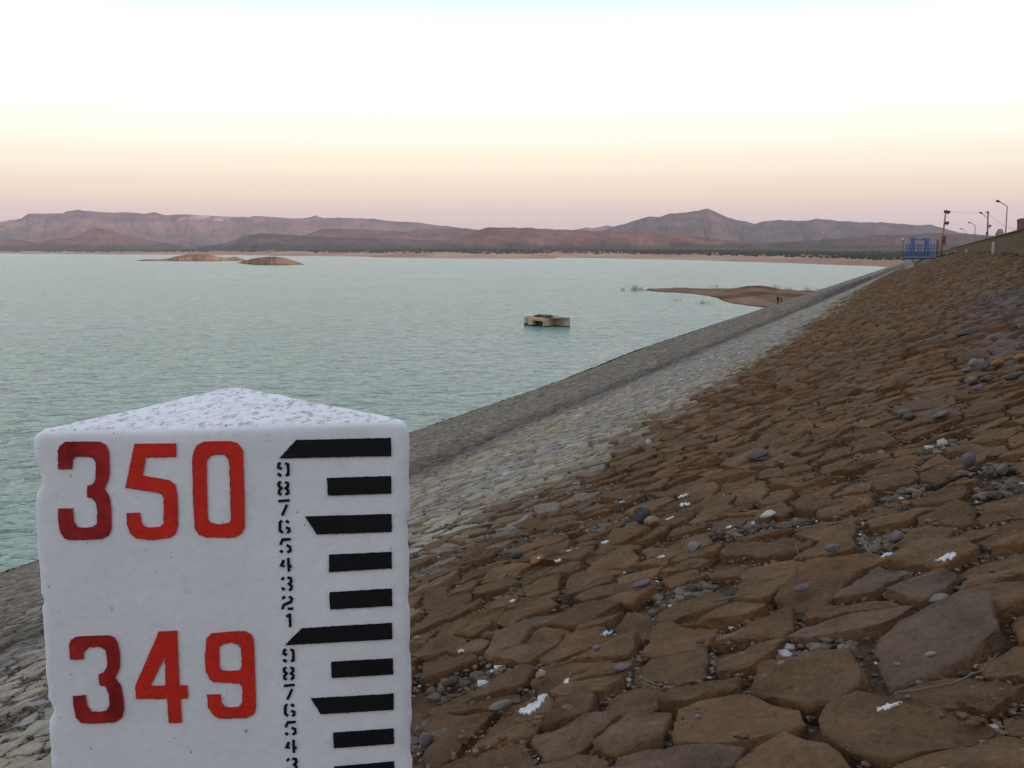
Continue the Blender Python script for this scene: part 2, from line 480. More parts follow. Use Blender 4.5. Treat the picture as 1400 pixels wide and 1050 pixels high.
hill("hill", [(770, 330), (815, 318), (843, 309), (886, 296), (900, 297), (914, 292), (943, 290), (958, 286.5), (965, 285.2), (973, 288), (993, 297), (1007, 301), (1018, 302.5),
      (1030, 306), (1043, 302.5), (1068, 300.7), (1100, 302), (1114, 299), (1150, 302), (1171, 303.6), (1204, 304), (1239, 306.4), (1257, 308),
      (1271, 307), (1289, 312.5), (1311, 318), (1361, 322.5), (1420, 327), (1500, 330), (1700, 334), (1800, 338)],
     7000, 2700, 2200, [(0.125, 0.10, 0.095), (0.17, 0.12, 0.105), (0.20, 0.125, 0.10)], 41, "tall dark pointed peak with a long ridge running to the right of it", mesa=0.2)
hill("hill", [(930, 337), (1010, 333), (1080, 330), (1146, 326.5), (1196, 321), (1221, 322), (1250, 320.5), (1286, 319), (1330, 321), (1400, 325), (1520, 331), (1650, 337)],
     4300, 1500, 1000, DRK, 43, "low dark ridge in front of the long ridge behind the blue platform", mesa=0.15)
hill("hill", [(560, 337), (600, 331), (636, 324), (655, 315), (668, 310.8), (700, 311.5), (726, 311), (730, 312.5), (771, 313.6), (800, 315.5), (836, 316), (861, 316), (896, 319),
      (930, 321), (960, 324), (1000, 329), (1060, 336)],
     4600, 1600, 1200, RED, 47, "dark red flat-topped mesa in the middle of the far shore", mesa=0.4)
hill("hill", [(380, 336), (410, 324), (430, 317), (443, 312.5), (500, 313.6), (557, 317), (582, 313.5), (629, 312.4), (660, 315), (700, 325), (730, 336)],
     6000, 1500, 1200, [(0.15, 0.10, 0.085), (0.19, 0.11, 0.09), (0.24, 0.13, 0.10)], 53, "low reddish bench hill to the left of the dark red mesa", mesa=0.35)
hill("hill", [(270, 338), (300, 334), (318, 330), (336, 322), (357, 319), (379, 320), (421, 322.5), (460, 324), (500, 325), (560, 327), (620, 331), (680, 337)],
     4700, 1400, 1000, DRK, 59, "long low dark brown hill behind the two islands", mesa=0.25)
hill("hill", [(30, 338), (64, 329), (104, 323.5), (121, 315), (132, 312), (141, 312.3), (154, 315), (179, 323), (210, 329), (250, 337)],
     6400, 1300, 1000, RED, 61, "rounded reddish brown hill below the purple mesa range", mesa=0.2)
hill("hill", [(-300, 337), (-150, 328), (-60, 326), (0, 329), (14, 326), (30, 329), (60, 333), (90, 338)],
     6600, 1300, 900, RED, 67, "small reddish hill at the foot of the purple mesa range", mesa=0.2)

# far scrub: countless small bushes on the plain
def clump_mesh(P, R, name, seed):
    r = np.random.default_rng(seed)
    bm = bmesh.new(); bmesh.ops.create_icosphere(bm, subdivisions=1, radius=1.0)
    v0 = np.array([v.co[:] for v in bm.verts]); f0 = np.array([[v.index for v in f.verts] for f in bm.faces]); bm.free()
    n = len(P)
    V = v0[None] * (1 + (r.random((n, len(v0), 1)) - 0.5) * 0.7) * R[:, None, None] * np.array([1.3, 1.3, 0.8])
    V = V + P[:, None]
    Fc = (f0[None] + (np.arange(n) * len(v0))[:, None, None]).reshape(-1, 3)
    return mesh_np(name, V.reshape(-1, 3), Fc, None, False)
n = 15000
ux = rng.uniform(-150, 1420, n)
r0 = -H / elev_tan(ux, polyline(SHORE, ux))
ff = 1.30 + rng.exponential(0.22, n)
fx = rng.random(n) < 0.22
ff[fx] = rng.uniform(1.18, 1.32, fx.sum())
a0, b0, _ = px_dir(ux)
bt = polyline([(0, 12.5), (700, 12), (900, 11), (1150, 7.5), (1300, 7)], ux)
zz = bt * sst(1.0, 1.33, ff) + np.maximum(ff - 1.33, 0) * r0 * 0.0045
P = np.stack([a0 * r0 * ff, b0 * r0 * ff, zz + 1], -1)
me = clump_mesh(P, rng.uniform(0.5, 1.9, n) * (r0 / 1800) ** 0.6 * 1.5, "far_scrub", 3)
link("far_scrub", me, M['scrub'], label="dark green scrub and trees on the plain behind the far beach", cat=None, kind="stuff")

def island(name, base, top, label, depth, colors, seed):
    """base = waterline row by column, top = silhouette row by column; a mound standing in the lake"""
    xs = np.linspace(base[0][0], base[-1][0], 120)
    R1 = -H / elev_tan(xs, polyline(base, xs) + (fbm(xs / 5, xs * 0, seed, 3) - 0.5) * 0.3)
    s = np.linspace(-1.15, 1.15, 40)
    Rc = R1 + depth * 0.5
    hc = H + elev_tan(xs, polyline(top, xs)) * Rc
    hc = np.maximum(hc, 0.25)
    dx, dy, _ = px_dir(xs)
    wid = depth * (0.25 + 0.75 * np.sqrt(np.clip(hc / hc.max(), 0, 1)))
    RR = Rc[:, None] + s[None, :] * wid[:, None] * 0.5
    X = RR * dx[:, None]; Y = RR * dy[:, None]
    q = np.clip(1 - s[None, :] ** 2, 0, 1)
    nz = fbm(X / 14, Y / 14, seed + 1, 4)
    Z = hc[:, None] * q ** 0.75 * (1 - 0.35 * (1 - nz) * (4 * q * (1 - q))) - 0.9 * sst(0.9, 1.15, np.abs(s))[None, :] * 2
    t = sst(0.35, 0.65, fbm(X / 20, Y / 20, seed + 2, 4))[..., None]
    C = np.array(colors[0]) * (1 - t) + np.array(colors[1]) * t
    wet = sst(0.9, 0.25, Z)[..., None]
    C = C * (1 - wet * 0.55)
    me = mesh_np(name, np.stack([X, Y, Z], -1).reshape(-1, 3), grid_faces(*X.shape), C.reshape(-1, 3))
    return link(name, me, M['shore'], label=label, kind="structure")
island("island", [(184, 356.8), (220, 357), (290, 357), (336, 356.6)],
       [(184, 356.5), (196, 354.6), (225, 354), (245, 349.5), (258, 347.6), (268, 347.2), (284, 347), (291, 349), (300, 351.5), (312, 352), (322, 350.8), (336, 355.6)],
       "tan island with a central hump and a long thin left tip", 70, [(0.46, 0.26, 0.155), (0.27, 0.16, 0.10)], 71)
island("island", [(323, 359.6), (345, 362), (380, 362.5), (416, 362)],
       [(323, 359.5), (335, 356), (348, 352.8), (366, 350.8), (376, 350.6), (388, 352.3), (402, 356.5), (410, 359.5), (416, 361.6)],
       "darker brown domed island beside the tan humped island", 45, [(0.36, 0.205, 0.12), (0.20, 0.125, 0.078)], 73)

# spit of dry ground running out from the dam: heightfield inside its own outline
near = [(881, 397), (905, 399.5), (930, 400.5), (950, 402), (968, 404.5), (983, 407.5), (990, 412), (1005, 415.5), (1030, 419), (1052, 421.5), (1075, 424), (1110, 426)]
far = [(881, 396.6), (890, 393.8), (930, 393.5), (975, 394.6), (1005, 394.3), (1020, 392), (1035, 391), (1050, 391.6), (1066, 395), (1090, 397), (1130, 399), (1160, 401)]
xs = np.linspace(881, 1150, 130)
yn = polyline(near + [(1150, 428)], xs) + (fbm(xs / 6, xs * 0, 88, 3) - 0.5) * 0.8
yf = np.minimum(polyline(far, xs), yn - 0.3)
Rn = -H / elev_tan(xs, yn)
hs = np.interp(xs, [881, 900, 990, 1020, 1040, 1066, 1100, 1150], [0.15, 0.5, 0.9, 1.9, 2.3, 1.5, 1.2, 1.2])
Rf = -(H - hs) / elev_tan(xs, yf)
dx, dy, _ = px_dir(xs)
s = np.linspace(-0.08, 1.25, 54)
RR = Rn[:, None] + (Rf - Rn)[:, None] * s[None, :]
X = RR * dx[:, None]; Y = RR * dy[:, None]
q = sst(0.0, 0.16, s)[None, :] * 0.35 + sst(0.12, 0.95, s)[None, :] * 0.65
q = q * (1 - 1.8 * np.clip(s - 1.02, 0, 1)[None, :] * 3)
Z = hs[:, None] * q * (0.85 + 0.3 * fbm(X / 6, Y / 9, 77, 4)) + 0.7 * (fbm(X / 4, Y / 9, 78, 4) - 0.5) * sst(0.05, 0.3, s)[None, :] - 0.5 * sst(0.02, -0.08, s)[None, :]
terr = fbm(RR / 14 + X / 60, X / 50, 79, 3)
t = sst(0.35, 0.65, fbm(X / 5, Y / 14, 80, 4))[..., None]
C = np.array([0.19, 0.108, 0.060]) * (1 - t) + np.array([0.25, 0.155, 0.092]) * t
C = C * (1 - 0.45 * sst(0.55, 0.66, terr)[..., None]) * (1 - 0.6 * sst(0.25, 0.02, Z)[..., None])
me = mesh_np("spit", np.stack([X, Y, Z], -1).reshape(-1, 3), grid_faces(*X.shape), C.reshape(-1, 3))
link("spit", me, M['shore'], label="low brown spit of dry ground running out from the dam", kind="structure")

# ------------------------------------------------------------------ dam bank
_vb = []
for q in [(575, 785), (660, 742), (760, 690), (820, 640), (880, 590), (960, 543), (1050, 490), (1120, 440), (1170, 402), (1210, 378)]:
    u, v, _ = bank_uv(*q)
    _vb.append((u, v))
_vb = np.array([(-40, _vb[0][1])] + _vb + [(400, 12), (900, 14)])
_sm = []
for q in [(575, 648), (720, 583), (870, 520), (1030, 452), (1160, 397)]:
    u, v, _ = bank_uv(*q)
    _sm.append((u, v))
_sm = np.array([(-40, _sm[0][1])] + _sm + [(300, _sm[-1][1]), (900, _sm[-1][1] - 1)])
BROWN = np.array([0.142, 0.083, 0.043]); OCHRE = np.array([0.175, 0.090, 0.038]); GREYB = np.array([0.105, 0.085, 0.072])
PALE = np.array([0.31, 0.285, 0.245]); CREAM = np.array([0.34, 0.30, 0.225]); SLATE = np.array([0.17, 0.152, 0.132]); MIDG = np.array([0.225, 0.198, 0.158]); DARKG = np.array([0.120, 0.106, 0.090])
def bank_col(u, v, rnd=None):
    """albedo of the pitching: dusty brown above, bleached band below it, grey stone down to the water"""
    u = np.asarray(u, float); v = np.asarray(v, float)
    if rnd is None:
        rnd = vn(u * 2.7, v * 2.7, 401)
    nz = fbm(u / 3.0, v / 1.6, 402, 4) - 0.5
    vb = np.interp(u, _vb[:, 0], _vb[:, 1]) + nz * 1.8
    vs = np.interp(u, _sm[:, 0], _sm[:, 1]) + (fbm(u / 9, v * 0, 403, 3) - 0.5) * 0.9
    e = lambda x: x[..., None]
    c = BROWN * (0.80 + 0.42 * e(rnd))
    k = e(sst(0.80, 0.95, vn(u * 1.9 + 7, v * 1.9, 404)) * 0.55); c = c * (1 - k) + OCHRE * k
    k = e(sst(0.64, 0.90, fbm(u / 1.7, v / 1.2, 405, 3) + (rnd - 0.5) * 0.35) * 0.6); c = c * (1 - k) + GREYB * k
    k = e(sst(-0.1, -1.3, v) * sst(11, 15, u) * sst(45, 26, u) * sst(0.35, 0.6, fbm(u / 2.2, v / 0.9, 407, 3) + (rnd - 0.5) * 0.3) * 0.7); c = c * (1 - k) + np.array([0.115, 0.105, 0.10]) * k
    # bleached band
    t = np.clip((v - vb) / np.maximum(vs - vb, 0.5), 0, 1.4)
    st = fbm(v * 1.3 + nz, u / 22, 406, 3)
    p = PALE * (1 - e(sst(0.40, 0.65, st))) + CREAM * e(sst(0.40, 0.65, st))
    p = p * (0.80 + 0.36 * e(rnd))
    k = e(sst(0.25, 0.0, t) * 0.30); p = p * (1 - k) + SLATE * k
    k = e(sst(0.72, 0.95, t + nz * 0.3) * 0.75); p = p * (1 - k) + SLATE * k
    k = e(sst(-0.5, 1.1, v - vb + (rnd - 0.5) * 1.0)); c = c * (1 - k) + p * k
    # below the seam
    w = v - vs
    g = MIDG * (0.62 + 0.70 * e(rnd))
    k = e(sst(0.4, 2.5, w) * 0); g = g * (1 - k)
    k = e(sst(4.5, 0.3, w + nz * 2)); g = g * (1 - k * 0.85) + DARKG * (0.8 + 0.4 * e(rnd)) * k * 0.85
    tn = np.array([0.23, 0.19, 0.135])
    k = e(sst(VW - 4.5, VW - 1.6, v)); g = g * (1 - k * 0.6) + tn * k * 0.6
    k = e(sst(-0.15, 0.35, w + (rnd - 0.5) * 0.4)); c = c * (1 - k) + g * k
    k = e(sst(VW - 0.75, VW - 0.25, v + nz * 0.6)); c = c * (1 - k) + np.array([0.035, 0.032, 0.024]) * k
    return c
def bank_w(u, v):
    """gentle unevenness of the bank; a low bench below the seam farther along"""
    b = (fbm(u / 3.4, v / 3.4, 411, 2) - 0.5) * 0.10
    vs = np.interp(u, _sm[:, 0], _sm[:, 1])
    return b + 0.55 * sst(95, 150, u) * sst(0.5, 0.9, v - vs) + 0.05 * sst(0.2, 0.6, v - vs)

CREST = [(-80, -0.25), (130, -0.25), (211, -0.65), (300, -1.2), (420, -1.7), (900, -2.0)]       # foot of the wall, relative to the eye
def crest_z(u): return H + np.interp(u, [c[0] for c in CREST], [c[1] for c in CREST])
def crest_v(u): return -(E + crest_z(u) - H) / S
us = np.concatenate([np.arange(-70, 30, 0.5), np.arange(30, 120, 1.5), np.arange(120, 400, 5), np.arange(400, 960, 20)])
tt = np.linspace(0, 1, 150)
V_ = crest_v(us)[:, None] + (VW + 6 - crest_v(us)[:, None]) * (tt[None, :] ** 1.25)
U_ = np.repeat(us[:, None], len(tt), 1)
far_k = sst(190, 235, U_)
W_ = bank_w(U_, V_) - 0.024 + 0.06 * far_k
W_ = W_ + (fbm(U_ * 2.3, V_ * 2.3, 415, 3) - 0.5) * 0.03
Cb = bank_col(U_, V_)
soil = Cb * 0.72 + np.array([0.03, 0.026, 0.02]) * 0.4
Cb = soil * (1 - far_k[..., None]) + Cb * 0.85 * far_k[..., None]
me = mesh_np("dam_bank", bank_pts(U_, V_, W_).reshape(-1, 3), grid_faces(*U_.shape), Cb.reshape(-1, 3))
dam = link("dam_bank", me, M['bank'], label="long stone-pitched dam bank sloping down into the lake", kind="structure")

# stone pitching: every stone is a power-diagram cell of a jittered grid
def cells(u0, u1, v0, v1, su, sv, seed, m, drop=0.2, gap=(0.008, 0.03)):
    r = np.random.default_rng(seed)
    nu, nv = int((u1 - u0) / su), int((v1 - v0) / sv)
    iu, iv = np.meshgrid(np.arange(nu), np.arange(nv), indexing='ij')
    pu = u0 + (iu + 0.5 + (iv % 2) * 0.5 + r.uniform(-0.42, 0.42, iu.shape)) * su
    pv = v0 + (iv + 0.5 + r.uniform(-0.40, 0.40, iu.shape)) * sv
    wt = r.uniform(0, 0.40, iu.shape) * su * sv
    ok = r.random(iu.shape) > drop
    pad = 2
    th = np.linspace(0, 2 * math.pi, m, endpoint=False)
    ct, sn = np.cos(th), np.sin(th)
    for attempt in range(2):                            # second pass lets neighbours grow into slivers that were dropped
        PU = np.pad(np.where(ok, pu, 1e6), pad, constant_values=1e6)
        PV = np.pad(np.where(ok, pv, 1e6), pad, constant_values=1e6)
        PW = np.pad(wt, pad)
        rad = np.full((nu, nv, m), 1.7 * max(su, sv))
        for a in range(-2, 3):
            for b in range(-2, 3):
                if a == 0 and b == 0: continue
                du = PU[pad + a:pad + a + nu, pad + b:pad + b + nv] - pu
                dv = PV[pad + a:pad + a + nu, pad + b:pad + b + nv] - pv
                dw = wt - PW[pad + a:pad + a + nu, pad + b:pad + b + nv]
                good = np.abs(du) < 10
                num = np.where(good, (du * du + dv * dv + dw) / 2, 1e3)
                den = du[..., None] * ct + dv[..., None] * sn
                with np.errstate(divide='ignore', invalid='ignore'):
                    q = np.where((den > 1e-6) & good[..., None], num[..., None] / den, 1e3)
                rad = np.minimum(rad, q)
        ok = ok & (rad.min(-1) > 0.05)
    good = ok & (rad.min(-1) > 0.03)
    rad = rad[good]; pu = pu[good]; pv = pv[good]
    g = r.uniform(gap[0], gap[1], (len(pu), 1))
    rad = np.maximum(rad - g, 0.02)
    bx, by = pu[:, None] + rad * ct, pv[:, None] + rad * sn
    rad = rad * (1 - 0.30 * np.maximum(0, fbm(bx * 6.5, by * 6.5, seed + 60, 3) - 0.42)) * r.uniform(0.95, 1.0, rad.shape)
    return pu, pv, rad, th, r
def stone_rough(u, v, k, fine):
    a = fbm(u * fine + k * 90, v * fine * 0.6 + k * 31, 421, 2) - 0.5          # broad hollows
    b = np.abs(fbm(u * fine * 2.6 + k * 17, v * fine * 1.3 + k * 53, 431, 3) - 0.5)   # ledges along the bedding
    return a * 1.1 - b * 0.9
def stone_arrays(pu, pv, rad, th, r, rings, hmin, hmax, tilt, rough=0.0, fine=7.0):
    n, m = rad.shape
    hh = r.uniform(hmin, hmax, n) ** 1.0
    ta, tb = r.normal(0, tilt, n), r.normal(0, tilt, n)
    worn = 1 - 0.55 * sst(0.3, 1.5, pv - np.interp(pu, _vb[:, 0], _vb[:, 1]))      # flush, water-worn stones below the brown
    hh = hh * worn; ta = ta * worn; tb = tb * worn
    rnd = r.random(n)
    ct, sn = np.cos(th), np.sin(th)
    Us, Vs, Ws = [], [], []
    bw = bank_w(pu, pv)
    for fr_, hf in rings:
        jr = 1.0 if not rough or fr_ < 0.9 else 1 - 0.07 * r.random(rad.shape)
        ou, ov = rad * fr_ * jr * ct, rad * fr_ * jr * sn
        w = bw[:, None] + np.where(hf < 0, hf, hh[:, None] * hf + (ou * ta[:, None] + ov * tb[:, None]))
        if rough and hf > 0:
            U0, V0 = pu[:, None] + ou, pv[:, None] + ov
            w = w + stone_rough(U0, V0, rnd[:, None], fine) * rough * (1 if fr_ < 0.9 else 0.7)
        Us.append(pu[:, None] + ou); Vs.append(pv[:, None] + ov); Ws.append(w)
    Us = np.stack(Us, 1); Vs = np.stack(Vs, 1); Ws = np.stack(Ws, 1)          # n, rings, m
    P = bank_pts(Us, Vs, Ws).reshape(n, -1, 3)
    wc = bw + hh + (stone_rough(pu, pv, rnd, fine) * rough if rough else 0)
    Pc = bank_pts(pu, pv, wc)[:, None]
    P = np.concatenate([P, Pc], 1)
    C = bank_col(pu, pv, rnd)
    return P, C, hh, bw
def stone_faces(nr, m):
    f4, f3 = [], []
    for k in range(nr - 1):
        for j in range(m):
            f4.append((k * m + j, k * m + (j + 1) % m, (k + 1) * m + (j + 1) % m, (k + 1) * m + j))
    for j in range(m):
        f3.append(((nr - 1) * m + j, (nr - 1) * m + (j + 1) % m, nr * m))
    return np.array(f4), np.array(f3)
def in_view(P, mx=0.22):
    q = P - np.array([0, 0, H])
    fw = q[:, 1] * CP - q[:, 2] * SP
    up = q[:, 1] * SP + q[:, 2] * CP
    fw_ = np.maximum(fw, 0.05)
    return (fw > 0.3) & (np.abs(q[:, 0] / fw_) < 700 / F + mx) & (np.abs(up / fw_) < 525 / F + mx)
def joined(name, P, C, nr, m, smooth):
    n, k, _ = P.shape
    f4, f3 = stone_faces(nr, m)
    off = (np.arange(n) * k)[:, None, None]
    me = mesh_np(name, P.reshape(-1, 3), [(f4[None] + off).reshape(-1, 4), (f3[None] + off).reshape(-1, 3)], np.repeat(C, k, 0), smooth)
    return link(name, me, M['stone'], dam, kind="stuff")

# near stones
UN = 15.0
NM = 26
pu, pv, rad, th, r = cells(0.4, UN, -4.2, 13, 0.235, 0.30, 11, NM, drop=0.30, gap=(0.002, 0.016))
keep = (pv > crest_v(pu) + 0.2)
pu, pv, rad = pu[keep], pv[keep], rad[keep]
P0 = bank_pts(pu, pv, pu * 0)
sel = in_view(P0, 0.3)
pu, pv, rad, P0 = pu[sel], pv[sel], rad[sel], P0[sel]
rings = [(1.0, -0.05), (1.0, 0.40), (0.995, 0.84), (0.97, 0.99), (0.86, 1.0), (0.68, 1.0), (0.46, 1.0), (0.22, 1.0)]
P, C, hh, bw = stone_arrays(pu, pv, rad, th, r, rings, 0.022, 0.066, 0.06, rough=0.085, fine=4.4)
vis = in_view(P0, 0.02)
dist = np.linalg.norm(P0 - np.array([0, 0, H]), axis=1)
size = rad.mean(1) ** 2 / dist ** 3 * vis
rubble = r.random(len(pu)) < 0.07                                      # cells where the slab is gone and gravel fills in
order = np.argsort(-np.where(rubble, 0, size))
big = order[:300]
f4, f3 = stone_faces(len(rings), NM)
for i in big:
    c = P[i, -1]
    me = mesh_np("stone", P[i] - c, [f4, f3], np.repeat(C[i][None], P.shape[1], 0), True)
    o = link("stone", me, M['stone'], dam)
    o.location = c
rest = np.ones(len(pu), bool); rest[big] = False; rest[rubble] = False
joined("stones_near", P[rest], C[rest], len(rings), NM, True)
NEAR = (pu, pv, rad, rubble, bw, hh)

# gravel in the joints
th_n = th
gu, gv, gs = [], [], []
reps = 9
for k in range(reps):
    j = r.integers(0, NM, (len(pu), 8))
    rr = np.take_along_axis(rad, j, 1) + r.uniform(-0.012, 0.022, j.shape)
    gu.append((pu[:, None] + rr * np.cos(th_n[j])).ravel()); gv.append((pv[:, None] + rr * np.sin(th_n[j])).ravel())
    gs.append(0.004 + 0.014 * r.random(j.size) ** 2.5)
ri = np.where(rubble)[0]
k = 90
a = r.uniform(0, 2 * math.pi, (len(ri), k)); q = np.sqrt(r.random((len(ri), k))) * rad[ri].mean(1)[:, None] * 1.05
gu.append((pu[ri][:, None] + q * np.cos(a)).ravel()); gv.append((pv[ri][:, None] + q * np.sin(a)).ravel()); gs.append(0.008 + 0.035 * r.random(a.size) ** 2)
gu = np.concatenate(gu); gv = np.concatenate(gv); gs = np.concatenate(gs)
d_ = np.hypot(gu, gv)
sel = d_ < 13
gu, gv, gs = gu[sel], gv[sel], gs[sel]
bm = bmesh.new(); bmesh.ops.create_icosphere(bm, subdivisions=1, radius=1.0)
v0 = np.array([v.co[:] for v in bm.verts]); f0 = np.array([[v.index for v in f.verts] for f in bm.faces]); bm.free()
n = len(gu)
V = v0[None] * r.uniform(0.65, 1.15, (n, 12, 1)) * gs[:, None, None] * np.stack([r.uniform(0.8, 1.4, n), r.uniform(0.8, 1.4, n), r.uniform(0.5, 0.9, n)], -1)[:, None]
Pg = bank_pts(gu, gv, bank_w(gu, gv) + 0.006 + gs * 0.3)
V = V + Pg[:, None]
gc = np.array([0.122, 0.094, 0.068]) * r.uniform(0.45, 1.6, (n, 1)) * (1 + (r.random((n, 3)) - 0.5) * 0.07)
gc[r.random(n) < 0.02] = (0.42, 0.40, 0.36)
me = mesh_np("gravel", V.reshape(-1, 3), (f0[None] + (np.arange(n) * 12)[:, None, None]).reshape(-1, 3), np.repeat(gc, 12, 0), False)
link("gravel", me, M['rock'], dam, kind="stuff")

# broken chips lying on the slabs
nf = 16000
ii = r.integers(0, len(pu), nf)
kk = r.integers(0, NM, nf); q = np.sqrt(r.random(nf)) * 1.02
fu = pu[ii] + rad[ii, kk] * q * np.cos(th_n[kk]); fv = pv[ii] + rad[ii, kk] * q * np.sin(th_n[kk])
patch = fbm(fu / 1.1, fv / 0.8, 441, 3)
sel = r.random(nf) < sst(0.42, 0.66, patch)
fu, fv, ii = fu[sel], fv[sel], ii[sel]
nf = len(fu)
fs_ = 0.005 + 0.022 * r.random(nf) ** 3
V = v0[None] * r.uniform(0.72, 1.12, (nf, 12, 1)) * fs_[:, None, None] * np.stack([r.uniform(0.7, 1.7, nf), r.uniform(0.7, 1.7, nf), r.uniform(0.35, 0.8, nf)], -1)[:, None]
V = V + bank_pts(fu, fv, bw[ii] + hh[ii] * 0.9 - 0.004)[:, None]
fc = bank_col(fu, fv, r.random(nf)) * r.uniform(0.7, 1.35, (nf, 1))
k = r.random(nf) < 0.22; fc[k] = np.array([0.15, 0.135, 0.12]) * r.uniform(0.6, 1.5, (k.sum(), 1))
me = mesh_np("chips", V.reshape(-1, 3), (f0[None] + (np.arange(nf) * 12)[:, None, None]).reshape(-1, 3), np.repeat(fc, 12, 0), False)
link("chips", me, M['rock'], dam, kind="stuff")

# mid and far stones
def field(name, u0, u1, v0, v1, su, sv, seed, m, rings, h0, h1, tilt, excl=None, rough=0.0, gap=(0.01, 0.03)):
    pu, pv, rad, th, r = cells(u0, u1, v0, v1, su, sv, seed, m, drop=0.2, gap=gap)
    k = pv > crest_v(pu) + 0.25
    if excl: k &= ~excl(pu, pv)
    pu, pv, rad = pu[k], pv[k], rad[k]
    s_ = in_view(bank_pts(pu, pv, pu * 0), 0.18)
    pu, pv, rad = pu[s_], pv[s_], rad[s_]
    P, C, _, _ = stone_arrays(pu, pv, rad, th, r, rings, h0, h1, tilt, rough)
    joined(name, P, C, len(rings), m, True)
    print(name, len(pu))
R3 = [(1.0, -0.05), (0.985, 0.70), (0.72, 1.0)]
R2 = [(1.0, -0.05), (0.90, 0.8)]
field("stones_slope", 0.4, 60, -4.5, VW + 1.5, 0.215, 0.31, 12, 10, R3, 0.015, 0.085, 0.13, lambda u, v: (u < UN) & (v < 13), rough=0.05, gap=(0.002, 0.016))
field("stones_far_slope", 60, 205, -4.5, VW + 1.5, 0.55, 0.40, 13, 8, R2, 0.04, 0.16, 0.12)

# guard wall along the crest, crest road behind it
us = np.concatenate([np.arange(-70, 60, 5), np.arange(60, 380, 4), np.arange(380, 901, 20)])
cz, cv = crest_z(us), crest_v(us)
top_off = np.interp(us, [-80, 66, 105, 211, 330, 420, 900], [1.28, 1.28, 1.22, 1.18, 0.9, 0.8, 0.8])
def sweep(name, prof, mat, parent=None, **kw):
    """prof = list of functions k -> (dv, z)"""
    rows = []
    for i, u in enumerate(us):
        rows.append([uvz(u, *p(i)) for p in prof])
    n = len(prof)
    vs = np.array([[tuple(q) for q in row] for row in rows]).reshape(-1, 3)
    i = np.arange(len(us) - 1)[:, None]; j = np.arange(n)[None, :]
    f = np.stack([i * n + j, i * n + (j + 1) % n, (i + 1) * n + (j + 1) % n, (i + 1) * n + j], -1).reshape(-1, 4)
    return link(name, mesh_np(name, vs, f, None, False), mat, parent, **kw)
gw = empty("guard_wall", uvz(60, crest_v(60), float(crest_z(60))), "low brown stone guard wall running along the top of the dam bank", "wall")
def sweep_child(name, prof, mat):
    o = sweep(name, prof, mat, gw)
    o.matrix_parent_inverse = Matrix.Translation(-Vector(gw.location))
    return o
sweep_child("wall_face", [lambda i: (cv[i], cz[i] - 0.6), lambda i: (cv[i], cz[i] + top_off[i]), lambda i: (cv[i] - 0.45, cz[i] + top_off[i]), lambda i: (cv[i] - 0.45, cz[i] - 0.6)], M['wall'])
sweep_child("coping", [lambda i: (cv[i] + 0.06, cz[i] + top_off[i] + 0.003), lambda i: (cv[i] + 0.06, cz[i] + top_off[i] + 0.10), lambda i: (cv[i] - 0.51, cz[i] + top_off[i] + 0.10), lambda i: (cv[i] - 0.51, cz[i] + top_off[i] + 0.003)], M['coping'])
sweep("crest_road", [lambda i: (cv[i] - 0.45, cz[i] + 0.12), lambda i: (cv[i] - 12.0, cz[i] + 0.12), lambda i: (cv[i] - 45.0, cz[i] - 12), lambda i: (cv[i] - 45.0, cz[i] - 13)], M['asphalt'],
      label="asphalt road along the crest of the dam", kind="structure")

# ================================================================== OBJECTS
# ------------------------------------------------------------------ gauge pillar
FT = 0.3048
TDIR = Vector((math.sin(math.radians(80.4)), math.cos(math.radians(80.4)), 0))   # along the face, left to right
FN = Vector((TDIR.y, -TDIR.x, 0))                                                # out of the face, towards the eye
def face_hit(x, y, dist):
    r = ray(x, y)
    A = Vector((0, dist, 0))
    t = A.dot(FN) / r.dot(FN)
    return Vector((0, 0, H)) + r * t
dist = 1.7
for _ in range(6):                                                               # one foot between the two long bars
    a = face_hit(381.7, 626.2, dist).z - face_hit(389.3, 881.4, dist).z
    dist *= FT / a
def fpt(x, y, off=0.0):
    return face_hit(x, y, dist) + FN * off
TL, TR = fpt(36, 589.5), fpt(571, 578)
ztop = (TL.z + TR.z) / 2
apex = on_z(322, 527, ztop)
TLp, TRp = Vector((TL.x, TL.y)), Vector((TR.x, TR.y))
APp = Vector((apex.x, apex.y))
g_v = TLp.lerp(TRp, 0.5)
gz = H - E - S * Vector((g_v.x, g_v.y, 0)).dot(N) - 0.25
gauge = empty("water_level_gauge", (g_v.x, g_v.y, gz), "white painted concrete gauge pillar with red 350 and 349 and black scale bars", "gauge")
def plan_outline():
    pts = []
    cor = [TLp, TRp, APp]
    rr = [0.012, 0.022, 0.03]
    for k in range(3):
        p, a, b = cor[k], cor[(k - 1) % 3], cor[(k + 1) % 3]
        ea, eb = (a - p).normalized(), (b - p).normalized()
        ang = math.acos(max(-1, min(1, ea.dot(eb)))) / 2
        tl = rr[k] / math.tan(ang)
        for s_ in np.linspace(0, 1, 7).tolist():
            q0, q1 = p + ea * tl, p + eb * tl
            q = (1 - s_) ** 2 * q0 + 2 * s_ * (1 - s_) * p + s_ ** 2 * q1
            pts.append(q)
        L = (b - p).length; n_ = int(L / 0.012)
        for s_ in np.linspace(0, 1, n_ + 2)[1:-1].tolist():
            q = p.lerp(b, s_)
            if (q - p).length > tl * 1.2 and (q - b).length > rr[(k + 1) % 3] / math.tan(0.45) * 1.3:
                pts.append(q)
    return pts
ol = plan_outline()
n = len(ol)
cen = (TLp + TRp + APp) / 3
zs = np.concatenate([[ztop, ztop - 0.002, ztop - 0.006, ztop - 0.012], np.arange(ztop - 0.024, gz, -0.012), [gz - 0.3]])
O2 = np.array([(p.x, p.y) for p in ol])
eT = np.array((TDIR.x, TDIR.y)); eF = np.array((FN.x, FN.y))
